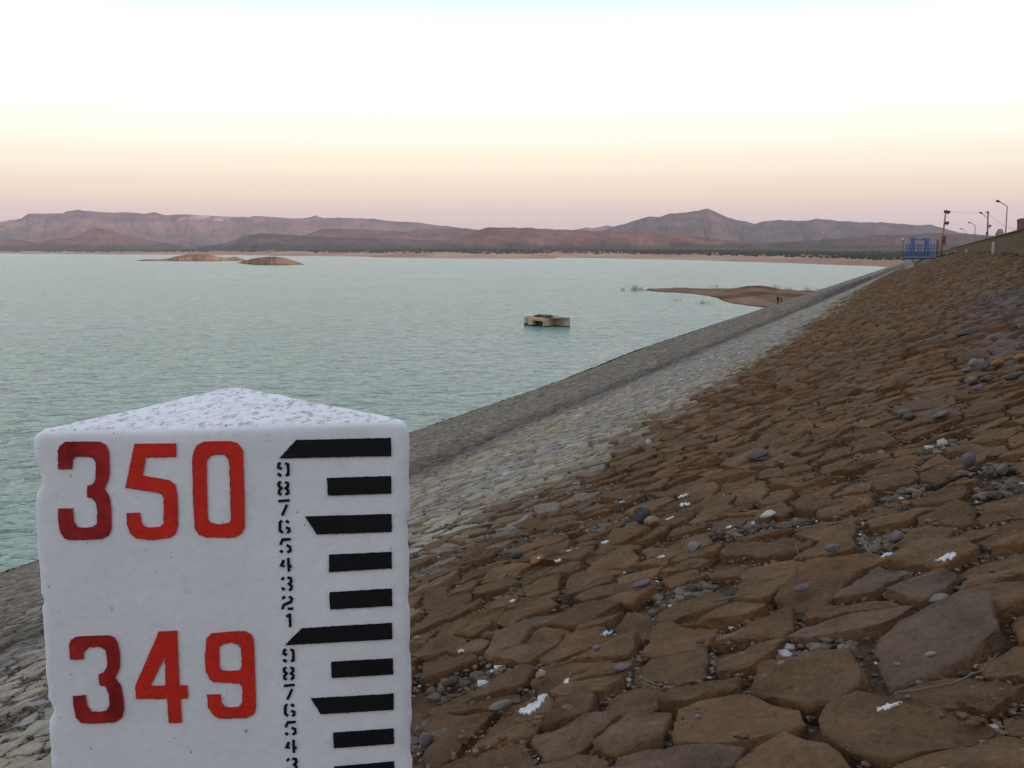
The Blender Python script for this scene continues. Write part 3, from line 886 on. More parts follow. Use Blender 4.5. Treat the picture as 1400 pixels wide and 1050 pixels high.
al = (O2 - np.array(TLp)) @ eT
dp = (O2 - np.array(TLp)) @ eF                       # 0 on the face, negative behind
Lf = (TRp - TLp).length
edge = np.maximum(np.exp(-(np.abs(al) / 0.014) ** 2), np.exp(-(np.abs(al - Lf) / 0.016) ** 2)) * (dp > -0.05)
rows = []
nrm = O2 - np.array(cen); nrm = nrm / np.linalg.norm(nrm, axis=1)[:, None]
arc = np.arange(n) * 0.012
for k, z in enumerate(zs):
    ins = [0.012, 0.006, 0.002, 0.0][k] if k < 4 else 0.0
    nz = (fbm(arc / 0.05, np.full(n, z / 0.05), 501, 4) - 0.5) * 0.004
    chip = np.maximum(0, fbm(al / 0.08 + 40, np.full(n, z / 0.030), 502, 4) - 0.55) * 0.05
    e2 = (fbm(np.full(n, 3.0) + (al > Lf / 2) * 50, np.full(n, z / 0.09), 503, 4) - 0.5) * 0.006
    lump = 0.006 * math.exp(-((z - (ztop - 0.035)) / 0.035) ** 2) * (al > Lf - 0.03)
    amt = np.where((np.abs(dp) < 0.003) & (al > 0.02) & (al < Lf - 0.025), nz * 0.2, nz)
    sft = (amt - chip * edge + e2 * edge + lump * edge - ins * (1 - 0.3 * np.abs(vn(arc / 0.04, arc * 0, 504))))
    q = O2 + nrm * sft[:, None]
    rows.append(np.column_stack([q, np.full(n, z)]))
rows.reverse()                                       # bottom to top
for s_ in (0.985, 0.95, 0.85, 0.7, 0.5, 0.25):
    q = np.array(cen) + (O2 - np.array(cen)) * s_ - nrm * 0.012 * s_
    rows.append(np.column_stack([q, ztop + 0.001 + (fbm(q[:, 0] / 0.04, q[:, 1] / 0.04, 505, 4) - 0.5) * 0.006]))
Vp = np.concatenate(rows + [np.array([[cen.x, cen.y, ztop]])])
nr = len(rows)
i = np.arange(nr - 1)[:, None]; j = np.arange(n)[None, :]
f4 = np.stack([i * n + j, i * n + (j + 1) % n, (i + 1) * n + (j + 1) % n, (i + 1) * n + j], -1).reshape(-1, 4)
f3 = np.stack([(nr - 1) * n + np.arange(n), (nr - 1) * n + (np.arange(n) + 1) % n, np.full(n, nr * n)], -1)
Vp = Vp - np.array(gauge.location)

def pillar_mat():
    m = M['plaster']
    t = m.node_tree; p = t.nodes["Principled BSDF"]
    src = p.inputs["Base Color"].links[0].from_socket
    geo = nd(t, "ShaderNodeNewGeometry")
    # scuffed top: mottled mortar where the limewash has flaked
    mp = nd(t, "ShaderNodeMapping"); mp.inputs["Scale"].default_value = (1.0, 0.45, 1.0)
    t.links.new(geo.outputs["Position"], mp.inputs[0])
    n1 = tex_noise(t, 55, 7, 0.78, mp.outputs[0])
    sp = nd(t, "ShaderNodeSeparateXYZ"); t.links.new(geo.outputs["Normal"], sp.inputs[0])
    up = mrange(t, sp.outputs[2], 0.75, 0.95, 0, 1)
    fl = mrange(t, n1.outputs[0], 0.515, 0.585, 0, 0.85)
    mu = nd(t, "ShaderNodeMath", operation='MULTIPLY'); t.links.new(up, mu.inputs[0]); t.links.new(fl, mu.inputs[1])
    c = mixc(t, mu.outputs[0], src, (0.40, 0.355, 0.30))
    n3 = tex_noise(t, 90, 5, 0.6, mp.outputs[0])
    dk_ = mrange(t, n3.outputs[0], 0.63, 0.67, 0, 0.8)
    m2_ = nd(t, "ShaderNodeMath", operation='MULTIPLY'); t.links.new(up, m2_.inputs[0]); t.links.new(dk_, m2_.inputs[1])
    c = mixc(t, m2_.outputs[0], c, (0.12, 0.075, 0.055))
    n2 = tex_noise(t, 75, 4, 0.6, geo.outputs["Position"])
    sp2 = mrange(t, n2.outputs[0], 0.68, 0.74, 0, 0.75)
    c = mixc(t, sp2, c, (0.16, 0.13, 0.115))
    t.links.new(c, p.inputs["Base Color"])
pillar_mat()
me = mesh_np("pillar", Vp, [f4, f3], None, True)
link("pillar", me, M['plaster'], gauge)

def ragged(poly, amp=0.35, step=2.5, seed=0):
    """resample a closed pixel outline and roughen it like brushed paint"""
    r_ = random.Random(seed); outp = []
    for k in range(len(poly)):
        a, b = poly[k], poly[(k + 1) % len(poly)]
        L = math.hypot(b[0] - a[0], b[1] - a[1]); n_ = max(1, int(L / step))
        for q in range(n_):
            s_ = q / n_
            outp.append((a[0] + (b[0] - a[0]) * s_ + r_.uniform(-amp, amp), a[1] + (b[1] - a[1]) * s_ + r_.uniform(-amp, amp)))
    return outp
def painted(name, loops, mat, off=0.0028, shift=None, label=None):
    bm = bmesh.new(); edges = []
    for lp in loops:
        vs = []
        for (x, y) in lp:
            p = fpt(x, y, off) - Vector(gauge.location)
            if shift: p = p + shift
            vs.append(bm.verts.new(p))
        for k in range(len(vs)):
            edges.append(bm.edges.new((vs[k], vs[(k + 1) % len(vs)])))
    bmesh.ops.triangle_fill(bm, use_beauty=True, use_dissolve=False, edges=edges)
    for f in bm.faces:
        if f.normal.dot(FN) < 0: f.normal_flip()
    me = bpy.data.meshes.new(name); bm.to_mesh(me); bm.free()
    o = link(name, me, mat, gauge)
    if label: o["label"] = label
    return o
def zm(pts, ox, oy, sc): return [(ox + x / sc, oy + y / sc) for x, y in pts]
Z1 = lambda p: zm(p, 20, 510, 4.2); Z2 = lambda p: zm(p, 300, 510, 4.2); Z3 = lambda p: zm(p, 20, 800, 4.2); Z4 = lambda p: zm(p, 300, 800, 4.2)
three_a = Z1([(252, 548), (252, 440), (262, 415), (290, 393), (400, 390), (490, 392), (525, 408), (545, 450), (549, 560), (544, 602), (520, 662), (548, 708), (558, 770), (560, 885), (546, 925),
              (510, 947), (420, 953), (320, 955), (290, 945), (265, 905), (254, 850), (252, 775), (338, 775), (343, 850), (362, 880), (392, 885), (450, 882), (474, 862), (478, 790), (470, 740),
              (450, 713), (420, 708), (420, 645), (450, 636), (466, 610), (471, 540), (466, 500), (450, 481), (425, 477), (350, 478), (336, 500), (333, 548)])
five = Z1([(690, 403), (930, 402), (930, 478), (755, 480), (738, 585), (890, 612), (925, 640), (937, 700), (941, 870), (926, 920), (890, 942), (780, 955), (700, 943), (665, 915), (648, 860),
           (645, 800), (724, 800), (730, 850), (745, 875), (775, 884), (835, 880), (857, 860), (860, 720), (850, 690), (820, 682), (640, 653)])
zero_o = Z1([(1090, 390), (1240, 388), (1285, 402), (1312, 440), (1320, 640), (1323, 880), (1306, 918), (1265, 940), (1110, 940), (1065, 925), (1036, 890), (1026, 700), (1022, 470), (1045, 415)])
zero_i = Z1([(1130, 470), (1170, 462), (1212, 468), (1233, 490), (1239, 640), (1245, 840), (1233, 856), (1180, 866), (1130, 857), (1112, 836), (1106, 640), (1105, 500)])
three_b = Z3([(322, 422), (315, 350), (325, 312), (352, 292), (420, 287), (545, 284), (578, 298), (598, 335), (608, 400), (607, 470), (580, 528), (612, 570), (625, 630), (632, 700), (620, 755),
              (580, 782), (430, 790), (385, 785), (355, 755), (342, 690), (336, 632), (410, 626), (420, 690), (445, 720), (490, 724), (530, 715), (547, 685), (545, 620), (525, 577), (490, 568),
              (484, 508), (515, 495), (535, 460), (532, 400), (522, 362), (490, 350), (430, 352), (401, 378), (398, 422)])
four_o = Z3([(828, 262), (935, 258), (948, 570), (995, 572), (997, 645), (955, 648), (962, 785), (888, 787), (878, 648), (700, 648), (695, 575), (820, 285)])
four_i = Z3([(865, 405), (870, 572), (783, 573)])
nine_o = Z3([(1105, 300), (1130, 273), (1200, 265), (1326, 258), (1366, 285), (1376, 330), (1388, 680), (1381, 730), (1336, 757), (1180, 762), (1145, 745), (1115, 700), (1105, 622), (1184, 622),
             (1190, 670), (1210, 692), (1240, 697), (1290, 692), (1308, 670), (1310, 580), (1295, 560), (1250, 556), (1150, 552), (1120, 530), (1100, 490), (1095, 400)])
nine_i = Z3([(1176, 350), (1200, 332), (1240, 325), (1285, 335), (1303, 360), (1306, 460), (1298, 482), (1240, 488), (1190, 485), (1178, 460)])
for k, (lps, mt, lb) in enumerate([([three_a], 'dark_red', "dark red painted 3 of the 350 mark"), ([five], 'red', "red painted 5 of the 350 mark"), ([zero_o, zero_i], 'red', "red painted 0 of the 350 mark"),
                                   ([three_b], 'dark_red', "dark red painted 3 of the 349 mark"), ([four_o, four_i], 'red', "red painted 4 of the 349 mark"), ([nine_o, nine_i], 'red', "red painted 9 of the 349 mark")]):
    painted("numeral", [ragged(l, 0.3, 2.2, 10 * k + q) for q, l in enumerate(lps)], M[mt], label=lb)
    painted("numeral_shadow", [ragged([(x_ - 0.5, y_ + 0.7) for x_, y_ in l], 0.5, 1.8, 10 * k + q + 5) for q, l in enumerate(lps)], M['edge_shadow'], off=0.0020)  # dark offset copy paints a shadow edge under each numeral
Z5 = lambda p: zm(p, 0, 500, 1184 / 620)
bars = [Z2([(343, 488), (440, 382), (985, 370), (987, 475)]), Z2([(617, 600), (985, 588), (988, 690), (622, 702)]), Z2([(490, 820), (988, 806), (990, 910), (560, 925)]),
        Z5([(858, 492), (1022, 484), (1023, 528), (859, 538)]), Z4([(630, 37), (990, 15), (992, 117), (635, 137)]), Z4([(375, 342), (472, 243), (990, 212), (993, 307)]),
        Z4([(640, 435), (995, 416), (998, 510), (645, 530)]), Z4([(523, 645), (1000, 618), (1000, 712), (583, 738)]), Z4([(652, 842), (1000, 817), (1003, 908), (656, 933)]),
        Z4([(658, 1036), (1003, 1006), (1006, 1098), (662, 1126)])]
for k, b in enumerate(bars):
    painted("scale_bar", [ragged(b, 0.32, 2.5, 100 + k)], M['black'])
# stencilled tenths, as brush strokes
A = lambda p: zm(p, 360, 620, 8.75); B = lambda p: zm(p, 360, 740, 8.07)
ST = {
 9: [A([(212, 110), (186, 118), (182, 165), (222, 180)]), A([(258, 110), (293, 122), (300, 190), (297, 250), (266, 258)]), A([(178, 228), (192, 252), (220, 260)])],
 8: [A([(212, 332), (183, 352), (186, 385), (216, 408), (188, 440), (190, 472), (218, 488)]), A([(260, 335), (294, 350), (297, 385), (270, 410), (298, 436), (298, 468), (265, 488)])],
 7: [A([(180, 565), (315, 555)]), A([(285, 605), (225, 738)])],
 6: [A([(225, 795), (200, 818), (200, 915), (234, 945)]), A([(270, 795), (308, 825)]), A([(270, 878), (308, 892), (314, 922), (284, 945)])],
 5: [[(397.6, 736.6), (386.2, 737.0), (383.4, 744.2)], [(391.6, 744.4), (396.6, 747.0), (397.0, 752.2), (392.8, 754.6)], [(382.9, 751.6), (386.8, 754.6)]],
 4: [B([(226, 200), (200, 268), (238, 268)]), B([(276, 175), (284, 330)]), B([(284, 272), (315, 268)])],
 3: [B([(230, 392), (202, 422)]), B([(265, 393), (304, 402), (310, 438), (284, 464), (312, 488), (308, 520), (284, 535)]), B([(205, 503), (236, 532)])],
 2: [B([(240, 600), (210, 630)]), B([(285, 600), (318, 628), (306, 660), (226, 695), (210, 745)]), B([(270, 737), (330, 735)])],
 1: [B([(254, 828), (284, 806)]), B([(292, 788), (298, 940)])],
}
def ribbon(path, w=1.95):
    n_ = len(path); Ls, Rs = [], []
    for k, p in enumerate(path):
        a = path[max(k - 1, 0)]; b = path[min(k + 1, n_ - 1)]
        dx_, dy_ = b[0] - a[0], b[1] - a[1]; L = math.hypot(dx_, dy_)
        nx, ny = -dy_ / L, dx_ / L
        kk = 1.0
        if 0 < k < n_ - 1:
            d1 = (p[0] - a[0], p[1] - a[1]); d2 = (b[0] - p[0], b[1] - p[1])
            cs = (d1[0] * d2[0] + d1[1] * d2[1]) / (math.hypot(*d1) * math.hypot(*d2))
            kk = min(1.5, 1 / max(0.5, math.sqrt((1 + cs) / 2)))
        Ls.append((p[0] + nx * w * kk, p[1] + ny * w * kk)); Rs.append((p[0] - nx * w * kk, p[1] - ny * w * kk))
    return Ls + Rs[::-1]
sh = fpt(386.0, 885.7) - fpt(378.6, 631)
for digits, shift in ((range(9, 0, -1), None), (range(9, 1, -1), sh)):
    for dgt in digits:
        bm = bmesh.new()
        for q, path in enumerate(ST[dgt]):
            rb = ribbon(path); h_ = len(rb) // 2
            vs = []
            for (x, y) in rb:
                p = fpt(x, y, 0.0028 + 0.00025 * q) - Vector(gauge.location)
                vs.append(bm.verts.new(p + shift if shift else p))
            for k in range(h_ - 1):
                bm.faces.new((vs[k], vs[k + 1], vs[2 * h_ - 2 - k], vs[2 * h_ - 1 - k]))
        for f in bm.faces:
            f.normal_update()
            if f.normal.dot(FN) < 0: f.normal_flip()
        me = bpy.data.meshes.new("stencilled_numeral"); bm.to_mesh(me); bm.free()
        link("stencilled_numeral", me, M['black'], gauge)

# ------------------------------------------------------------------ intake box standing in the lake
def wp(x, y, z=0.0):
    p = on_z(x, y, z); return Vector((p.x, p.y))
PL, PC, PJ, PR = wp(716.2, 444.6), wp(743.5, 447.3), wp(759, 445.6), wp(779.6, 447.0)
ex = (PC - PL).normalized(); ey = Vector((-ex.y, ex.x))
if ey.dot(Vector((0, 1))) < 0: ey = -ey
LB = (PC - PL).length
hb = 1.62
box = empty("intake_tower_top", (PC.x, PC.y, 0), "tan concrete intake tower top standing in the lake", "intake tower")
def lw(a, b): p = PL + ex * a + ey * b; return (p.x, p.y)
deep = 5.5
def rect(m_, a0, a1, b0, b1, z0, z1): m_.prism([lw(a0, b0), lw(a1, b0), lw(a1, b1), lw(a0, b1)], z0, z1)
f1, f2, f3_, f4_ = 0.13 * LB, 0.19 * LB, 0.42 * LB, 0.955 * LB
m_ = MB(); rect(m_, 0, f1, 0, 1.6, 0.42, hb * 0.94); m_.build("end_pier", M['concrete'], box, bevel=0.03)
m_ = MB(); rect(m_, 0.02, f1 - 0.02, 0.02, 1.58, -3, 0.417); m_.build("wet_pier_foot", M['wet_and_shade'], box)
m_ = MB(); rect(m_, f2, f3_, 0, 1.2, 0.22, hb); m_.build("column", M['concrete'], box, bevel=0.03)
m_ = MB(); rect(m_, f2 + 0.02, f3_ - 0.02, 0.02, 1.18, -3, 0.217); m_.build("wet_column_foot", M['wet_and_shade'], box)
m_ = MB(); rect(m_, f3_ + 0.003, f4_ - 0.003, 0.02, 0.7, hb * 0.66, hb); m_.build("lintel", M['concrete'], box, bevel=0.02)
m_ = MB(); rect(m_, f3_ + 0.003, f4_ - 0.003, 0.75, 0.95, -3, hb * 0.655); m_.build("opening_shade_panel", M['wet_and_shade'], box)  # near-black panel stands in for the shade inside the opening
# main body: right-hand wall and wing
bw_ = [lw(f4_, 0.0), (PC.x, PC.y), (PJ.x, PJ.y), (PR.x, PR.y)]
bk = wp(775.5, 434.3, hb); bk2 = wp(735, 431.2, hb); bl = wp(719, 432.6, hb)
body = [lw(f4_, 0.0), (PC.x, PC.y), (PJ.x, PJ.y), (PR.x, PR.y), (bk.x, bk.y), (bk2.x, bk2.y), (bl.x, bl.y), lw(f1 + 0.1, 1.7), lw(f2, 1.22), lw(f4_, 1.22)]
bm = bmesh.new()
ctr = wp(742.8, 432.3, hb)
hole = [(ctr.x + 1.65 * math.cos(a), ctr.y + 2.3 * math.sin(a)) for a in np.linspace(0, 2 * math.pi, 10, endpoint=False)]
eds = []
for lp in (body, hole):
    vs = [bm.verts.new((p[0] - PC.x, p[1] - PC.y, hb)) for p in lp]
    eds += [bm.edges.new((vs[k], vs[(k + 1) % len(vs)])) for k in range(len(vs))]
    lo = [bm.verts.new((p[0] - PC.x, p[1] - PC.y, 0.16 if lp is body else -0.6)) for p in lp]
    for k in range(len(vs)):
        f = bm.faces.new((vs[k], vs[(k + 1) % len(vs)], lo[(k + 1) % len(vs)], lo[k]))
        if lp is hole: f.material_index = 1
bmesh.ops.triangle_fill(bm, use_beauty=True, edges=eds)
bmesh.ops.recalc_face_normals(bm, faces=bm.faces)
me = bpy.data.meshes.new("chamber"); bm.to_mesh(me); bm.free()
me.materials.append(M['concrete']); me.materials.append(M['rust'])
link("chamber", me, None, box)
m_ = MB()
cc = sum((Vector(p) for p in body), Vector((0, 0))) / len(body)
m_.prism([tuple(cc + (Vector(p) - cc) * 0.993) for p in body], -3, 0.157); m_.build("wet_base", M['wet_and_shade'], box)
m_ = MB(); m_.tube([(p[0], p[1], hb + 0.09) for p in hole + hole[:1]], 0.10, 6); m_.build("rusty_rim", M['rust'], box)
m_ = MB(); q = lw(f3_ * 1.05, 1.3); m_.tube([(q[0], q[1], hb), (q[0], q[1], hb + 0.45), (q[0] + 0.3, q[1], hb + 0.5)], 0.07, 6); m_.build("mooring_hook", M['dark_steel'], box)

# ------------------------------------------------------------------ blue gate platform near the end of the bank
UP = 192.0
def pu_(x, y, u=UP): v, z = at_u(x, y, u); return uvz(u, v, z)
plat = empty("gate_platform", pu_(1257, 352.5), "blue railed steel platform with hoist frames on a concrete pier", "platform")
vl, zd = at_u(1238, 351.8, UP); vr, _ = at_u(1276, 351.8, UP)
zd = zd
cd = uvz(UP + 1.5, (vl + vr) / 2, zd - 0.14)
m_ = MB(); m_.box(cd, (2.0, abs(vl - vr) / 2 + 0.4, 0.14), D, N); m_.build("deck", M['dark_steel'], plat)
m_ = MB(); m_.box(cd + Vector((0, 0, 0.16)) - D * 2.03, (0.03, abs(vl - vr) / 2 + 0.4, 0.06), D, N); m_.build("deck_edge", M['pale_concrete'], plat)
v1, z1 = at_u(1237.5, 353.7, UP); v2, z2 = at_u(1249.5, 369.5, UP)
m_ = MB()
pz = zd - 0.285
zb = H - E - S * v1 - 0.5
poly = [(v1, pz), (v1, zb), ((v2 + v1) / 2 - 0.6, zb + 0.2), (v2 - 0.1, pz - 1.1), (v2 + 0.5, pz)]
vs = [uvz(UP - 0.4, a, b) for a, b in poly] + [uvz(UP + 3.4, a, b) for a, b in poly]
k5 = len(poly)
m_.add(vs, [tuple(range(k5)), tuple(range(2 * k5 - 1, k5 - 1, -1))] + [(k, (k + 1) % k5, k5 + (k + 1) % k5, k5 + k) for k in range(k5)])
m_.build("pier", M['pale_concrete'], plat)
for du in (0.1, 2.9):
    a = pu_(1251, 357.5); b = pu_(1263, 353.8)
    m_ = MB(); m_.tube([uvz(UP + du, at_u(1250, 362, UP)[0], at_u(1250, 362, UP)[1]), uvz(UP + du, at_u(1262, 354, UP)[0], zd - 0.28)], 0.13, 6); m_.build("brace", M['grey_steel'], plat)
ztopf = at_u(1250, 326, UP)[1]; zrail = at_u(1250, 334.5, UP)[1]; zmid = at_u(1250, 344.5, UP)[1]
def post(x, y, r_, name, mat, du=0.0):
    v = at_u(x, 345, UP)[0]; z = at_u(x, y, UP)[1]
    m2 = MB(); m2.tube([uvz(UP + du, v, zd), uvz(UP + du, v, z)], r_, 6); return m2.build(name, mat, plat)
for du in (0.0, 3.0):
    for x in (1239, 1242.5, 1254.5, 1259, 1272, 1277):
        post(x, 334, 0.06, "railing_post", M['blue'], du)
    va, vb_ = at_u(1238.5, 345, UP)[0], at_u(1277.5, 345, UP)[0]
    for zr in (zrail, (zrail + zmid) / 2, zmid):
        m_ = MB(); m_.tube([uvz(UP + du, va, zr), uvz(UP + du, vb_, zr)], 0.05, 6); m_.build("rail", M['blue'], plat)
    m_ = MB(); m_.tube([uvz(UP + du, va, zd + 0.12), uvz(UP + du, vb_, zd + 0.12)], 0.07, 6); m_.build("kick_rail", M['blue'], plat)
    for k in range(9):
        vv = va + (vb_ - va) * (k + 0.5) / 9
        m_ = MB(); m_.tube([uvz(UP + du, vv, zd + 0.12), uvz(UP + du, vv, zmid)], 0.045, 5); m_.build("baluster", M['blue'], plat)
for xa, xb in ((1245.2, 1248.8), (1264.2, 1268.6)):
    for du in (0.4, 2.4):
        for x in (xa, xb):
            post(x, 326.2, 0.13, "hoist_leg", M['blue'], du)
    a, b = at_u(xa, 326, UP)[0], at_u(xb, 326, UP)[0]
    m_ = MB(); m_.box(uvz(UP + 1.4, (a + b) / 2, ztopf), (1.3, abs(a - b) / 2 + 0.25, 0.12), D, N); m_.build("hoist_beam", M['blue'], plat)
    m_ = MB(); m_.box(uvz(UP + 1.4, (a + b) / 2, ztopf - 0.9), (0.35, abs(a - b) / 2 * 0.8, 0.5), D, N); m_.build("winch", M['blue'], plat)
m_ = MB(); m_.tube([uvz(UP + 1.0, at_u(1248, 326, UP)[0], ztopf - 0.2), uvz(UP + 1.0, at_u(1265, 326, UP)[0], ztopf - 0.2)], 0.04, 6); m_.build("tie_rod", M['dark_steel'], plat)
post(1234.4, 327.5, 0.05, "corner_post", M['dark_steel'])
v = at_u(1234.4, 327, UP)[0]
m_ = MB(); m_.tube([uvz(UP, va, zmid), uvz(UP, v, zmid)], 0.04, 6); m_.build("rail", M['dark_steel'], plat)
m_ = MB(); m_.tube([uvz(UP, va, zd - 0.05), uvz(UP, v, zd - 0.05)], 0.05, 6); m_.build("bracket", M['dark_steel'], plat)
bm = bmesh.new(); bmesh.ops.create_icosphere(bm, subdivisions=2, radius=0.16)
me = bpy.data.meshes.new("globe_lamp"); bm.to_mesh(me); bm.free()
o = link("globe_lamp", me, M['white_post'], plat); o.location = uvz(UP, v, at_u(1234.4, 327, UP)[1]) - Vector(plat.location)
v = at_u(1282, 345, UP)[0]
for x in (1280.5, 1282.5): post(x, 327.5, 0.07, "gate_post", M['dark_steel'])
# walkway from the crest to the deck
wk = [uvz(UP + 1.5, vr, zd - 0.1), uvz(UP + 1.5, float(crest_v(UP)) + 0.2, float(crest_z(UP)) + 0.25)]
m_ = MB(); m_.box((wk[0] + wk[1]) / 2, (0.9, (wk[1] - wk[0]).length / 2 - 0.45, 0.1), D, (wk[1] - wk[0]).normalized(), (wk[1] - wk[0]).normalized().cross(-D).normalized()); m_.build("walkway", M['dark_steel'], plat)

# ------------------------------------------------------------------ street lamps, poles and wires on the crest
def lamp(u, px_pole, y_top, px_head, y_head, label):
    v, zt = at_u(px_pole, y_top, u)
    vh, zh = at_u(px_head, y_head, u)
    zb_ = float(crest_z(u)) + 0.12
    o = empty("street_lamp", uvz(u, v, zb_), label, "street lamp", "lamps along the dam crest")
    m2 = MB(); m2.tube([uvz(u, v, zb_), uvz(u, v, zb_ + 1.2), uvz(u, v, zt - 0.25), uvz(u, v + 0.06, zt - 0.05)], [0.13, 0.10, 0.075, 0.07], 8); m2.build("pole", M['grey_steel'], o, True)
    m2 = MB(); m2.tube([uvz(u, v + 0.03, zt - 0.08), uvz(u, v * 0.5 + vh * 0.5, zt * 0.42 + zh * 0.58), uvz(u, v * 0.12 + vh * 0.88, zh)], 0.06, 6); m2.build("arm", M['grey_steel'], o, True)
    dv = vh - v
    a, b = uvz(u, v + dv * 0.62, zh - 0.10), uvz(u, vh, zh + 0.03)
    ax = (b - a).normalized()
    m2 = MB(); m2.tube([a, a + ax * 0.15, a.lerp(b, 0.5), b - ax * 0.1, b], [0.07, 0.12, 0.19, 0.17, 0.06], 8); m2.build("lamp_head", M['dark_steel'], o, True)
    m2 = MB(); m2.box(uvz(u, v, zb_ + 0.1), (0.2, 0.2, 0.1), D, N); m2.build("base", M['pale_concrete'], o)
lamp(163, 1377.2, 281, 1361.5, 274.8, "tall grey street lamp beside the rounded stone post on the dam crest")
lamp(222, 1350.5, 297.5, 1338.8, 290.8, "grey street lamp right behind the pole with a single side floodlight")
lamp(285, 1333.6, 307.5, 1323.6, 304.2, "smaller looking grey street lamp before the last lamp of the dam crest row")
lamp(372, 1321, 316, 1312.6, 312.8, "last and faintest grey street lamp of the row on the dam crest")

def fpole(name, label, u, base, top, u_top=None):
    a = pu_(base[0], base[1], u); b = pu_(top[0], top[1], u)
    o = empty(name, a, label, "pole", "utility poles on the dam")
    m2 = MB(); m2.tube([a - Vector((0, 0, 0.6)), a.lerp(b, 0.5), b], [0.20, 0.17, 0.13], 8); m2.build("shaft", M['wood_pole'], o, True)
    return o, a, b
def flood(o, c, sz, mat='dark_steel'):
    m2 = MB(); m2.box(c, (sz * 0.6, sz, sz * 0.75), D, N); b_ = m2.build("floodlight", M[mat], o, bevel=0.05)
    m2 = MB(); m2.tube([c - Vector((0, 0, sz * 0.75)), c - Vector((0, 0, sz * 0.75 + 0.22))], 0.05, 6); m2.build("bracket", M['dark_steel'], b_)
UQ = 200.0
o, a, b = fpole("utility_pole", "leaning pole with floodlights and a red box beside the blue platform", UQ, (1286.6, 346.5), (1293.2, 288))
P1T = b
for (x, y, s_) in ((1292.9, 289.2, 0.30), (1296.8, 289.8, 0.30), (1294.6, 305.0, 0.34)):
    flood(o, pu_(x, y, UQ), s_)
m_ = MB(); m_.tube([pu_(1292.5, 291.8, UQ), pu_(1297.2, 292.0, UQ)], 0.05, 6); m_.build("crossarm", M['dark_steel'], o)
m_ = MB(); m_.tube([pu_(1292, 303.5, UQ), pu_(1296.8, 303.0, UQ)], 0.05, 6); m_.build("crossarm", M['dark_steel'], o)
m_ = MB(); m_.box(pu_(1290.2, 328.6, UQ - 0.4), (0.18, 0.36, 0.78), D, N); m_.build("red_box", M['rust'], o, bevel=0.03, label="rusty red switch box")
U2 = 200.0
v, z = at_u(1349.6, 330, U2)
o, a, b = fpole("utility_pole", "upright pole with a single side floodlight between the lamps", U2, (1349.2, 345), (1351.0, 290.5))
P2T = b
flood(o, pu_(1350.4, 290.2, U2), 0.20, 'dark_steel'); flood(o, pu_(1353.2, 308.8, U2), 0.26, 'grey_steel')
m_ = MB(); m_.tube([pu_(1350, 311.4, U2), pu_(1353.4, 311.2, U2)], 0.04, 6); m_.build("crossarm", M['dark_steel'], o)
m_ = MB(); m_.box(pu_(1349.4, 319.2, U2 - 0.3), (0.16, 0.2, 0.16), D, N); m_.build("junction_box", M['dark_steel'], o)
def wire(a, b, sag, label):
    m2 = MB(); pts = []
    for k in range(15):
        s_ = k / 14; p = a.lerp(b, s_); pts.append(p - Vector((0, 0, sag * 4 * s_ * (1 - s_))))
    m2.tube(pts, 0.012, 5); m2.build("overhead_wire", M['dark_steel'], None, label=label, cat="wire", group="wires over the dam crest")
wire(P1T, P2T, 0.25, "thin dark wire strung between the two utility poles")
v3 = at_u(1396, 317, 75)
wire(P2T, uvz(75, v3[0], v3[1]), 0.4, "thin dark wire falling from the upright pole to the brick building")

# white marker posts standing against the guard wall
for k, (x, yt, yb, lb) in enumerate([(1357.6, 331.8, 345.0, "biggest white marker post against the guard wall below the rounded stone post"),
                                     (1321.0, 341.0, 349.2, "white marker post against the guard wall halfway to the blue platform"),
                                     (1305.0, 343.0, 349.8, "small white marker post against the guard wall next to the leaning pole"),
                                     (1294.6, 344.6, 350.2, "faint last white marker post by the foot of the leaning pole")]):
    r = ray(x, yb)
    best = min(np.arange(40, 320, 0.5), key=lambda u: abs(at_u(x, yb, u)[0] - (float(crest_v(u)) + 0.22)))
    v = float(crest_v(best)) + 0.22
    zt = at_u(x, yt, best)[1]; zb_ = H - E - S * v - 0.2
    o = empty("marker_post", uvz(best, v, zb_), lb, "post", "white marker posts along the guard wall")
    m2 = MB(); m2.box(uvz(best, v, (zt + zb_) / 2), (0.09, 0.09, (zt - zb_) / 2), D, N); m2.build("shaft", M['white_post'], o, bevel=0.02)
    m2 = MB(); m2.box(uvz(best, v, zt + 0.035), (0.10, 0.10, 0.03), D, N); m2.build("cap", M['white_post'], o, bevel=0.015)

# rounded stone post behind the wall
ug = 118.0
v0_, zt_ = at_u(1367.6, 313.2, ug); zb_ = float(crest_z(ug)) + 0.12
o = empty("stone_post", uvz(ug, v0_, zb_), "rounded tan stone post standing behind the guard wall", "post")
prof = [(0.50, zb_), (0.47, zt_ - 0.75), (0.42, zt_ - 0.45), (0.30, zt_ - 0.22), (0.24, zt_ - 0.1), (0.2, zt_), (0.0, zt_ + 0.02)]
vs, fs = [], []
ns = 12
for k, (rr_, z) in enumerate(prof):
    for q in range(ns):
        a = 2 * math.pi * q / ns
        j_ = 1 + 0.12 * (random.random() - 0.5)
        c_, s_ = math.cos(a), math.sin(a)
        kq = (abs(c_) ** 4 + abs(s_) ** 4) ** -0.25
        vs.append(uvz(ug + c_ * rr_ * kq * j_, v0_ + s_ * rr_ * kq * j_, z))
for k in range(len(prof) - 1):
    for q in range(ns):
        fs.append((k * ns + q, k * ns + (q + 1) % ns, (k + 1) * ns + (q + 1) % ns, (k + 1) * ns + q))
m_ = MB(); m_.add(vs, fs); m_.build("shaft", M['wood_pole'], o, True)
m_ = MB(); m_.box(uvz(ug, v0_, zb_ + 0.12), (0.6, 0.6, 0.12), D, N); m_.build("plinth", M['concrete'], o, bevel=0.03)

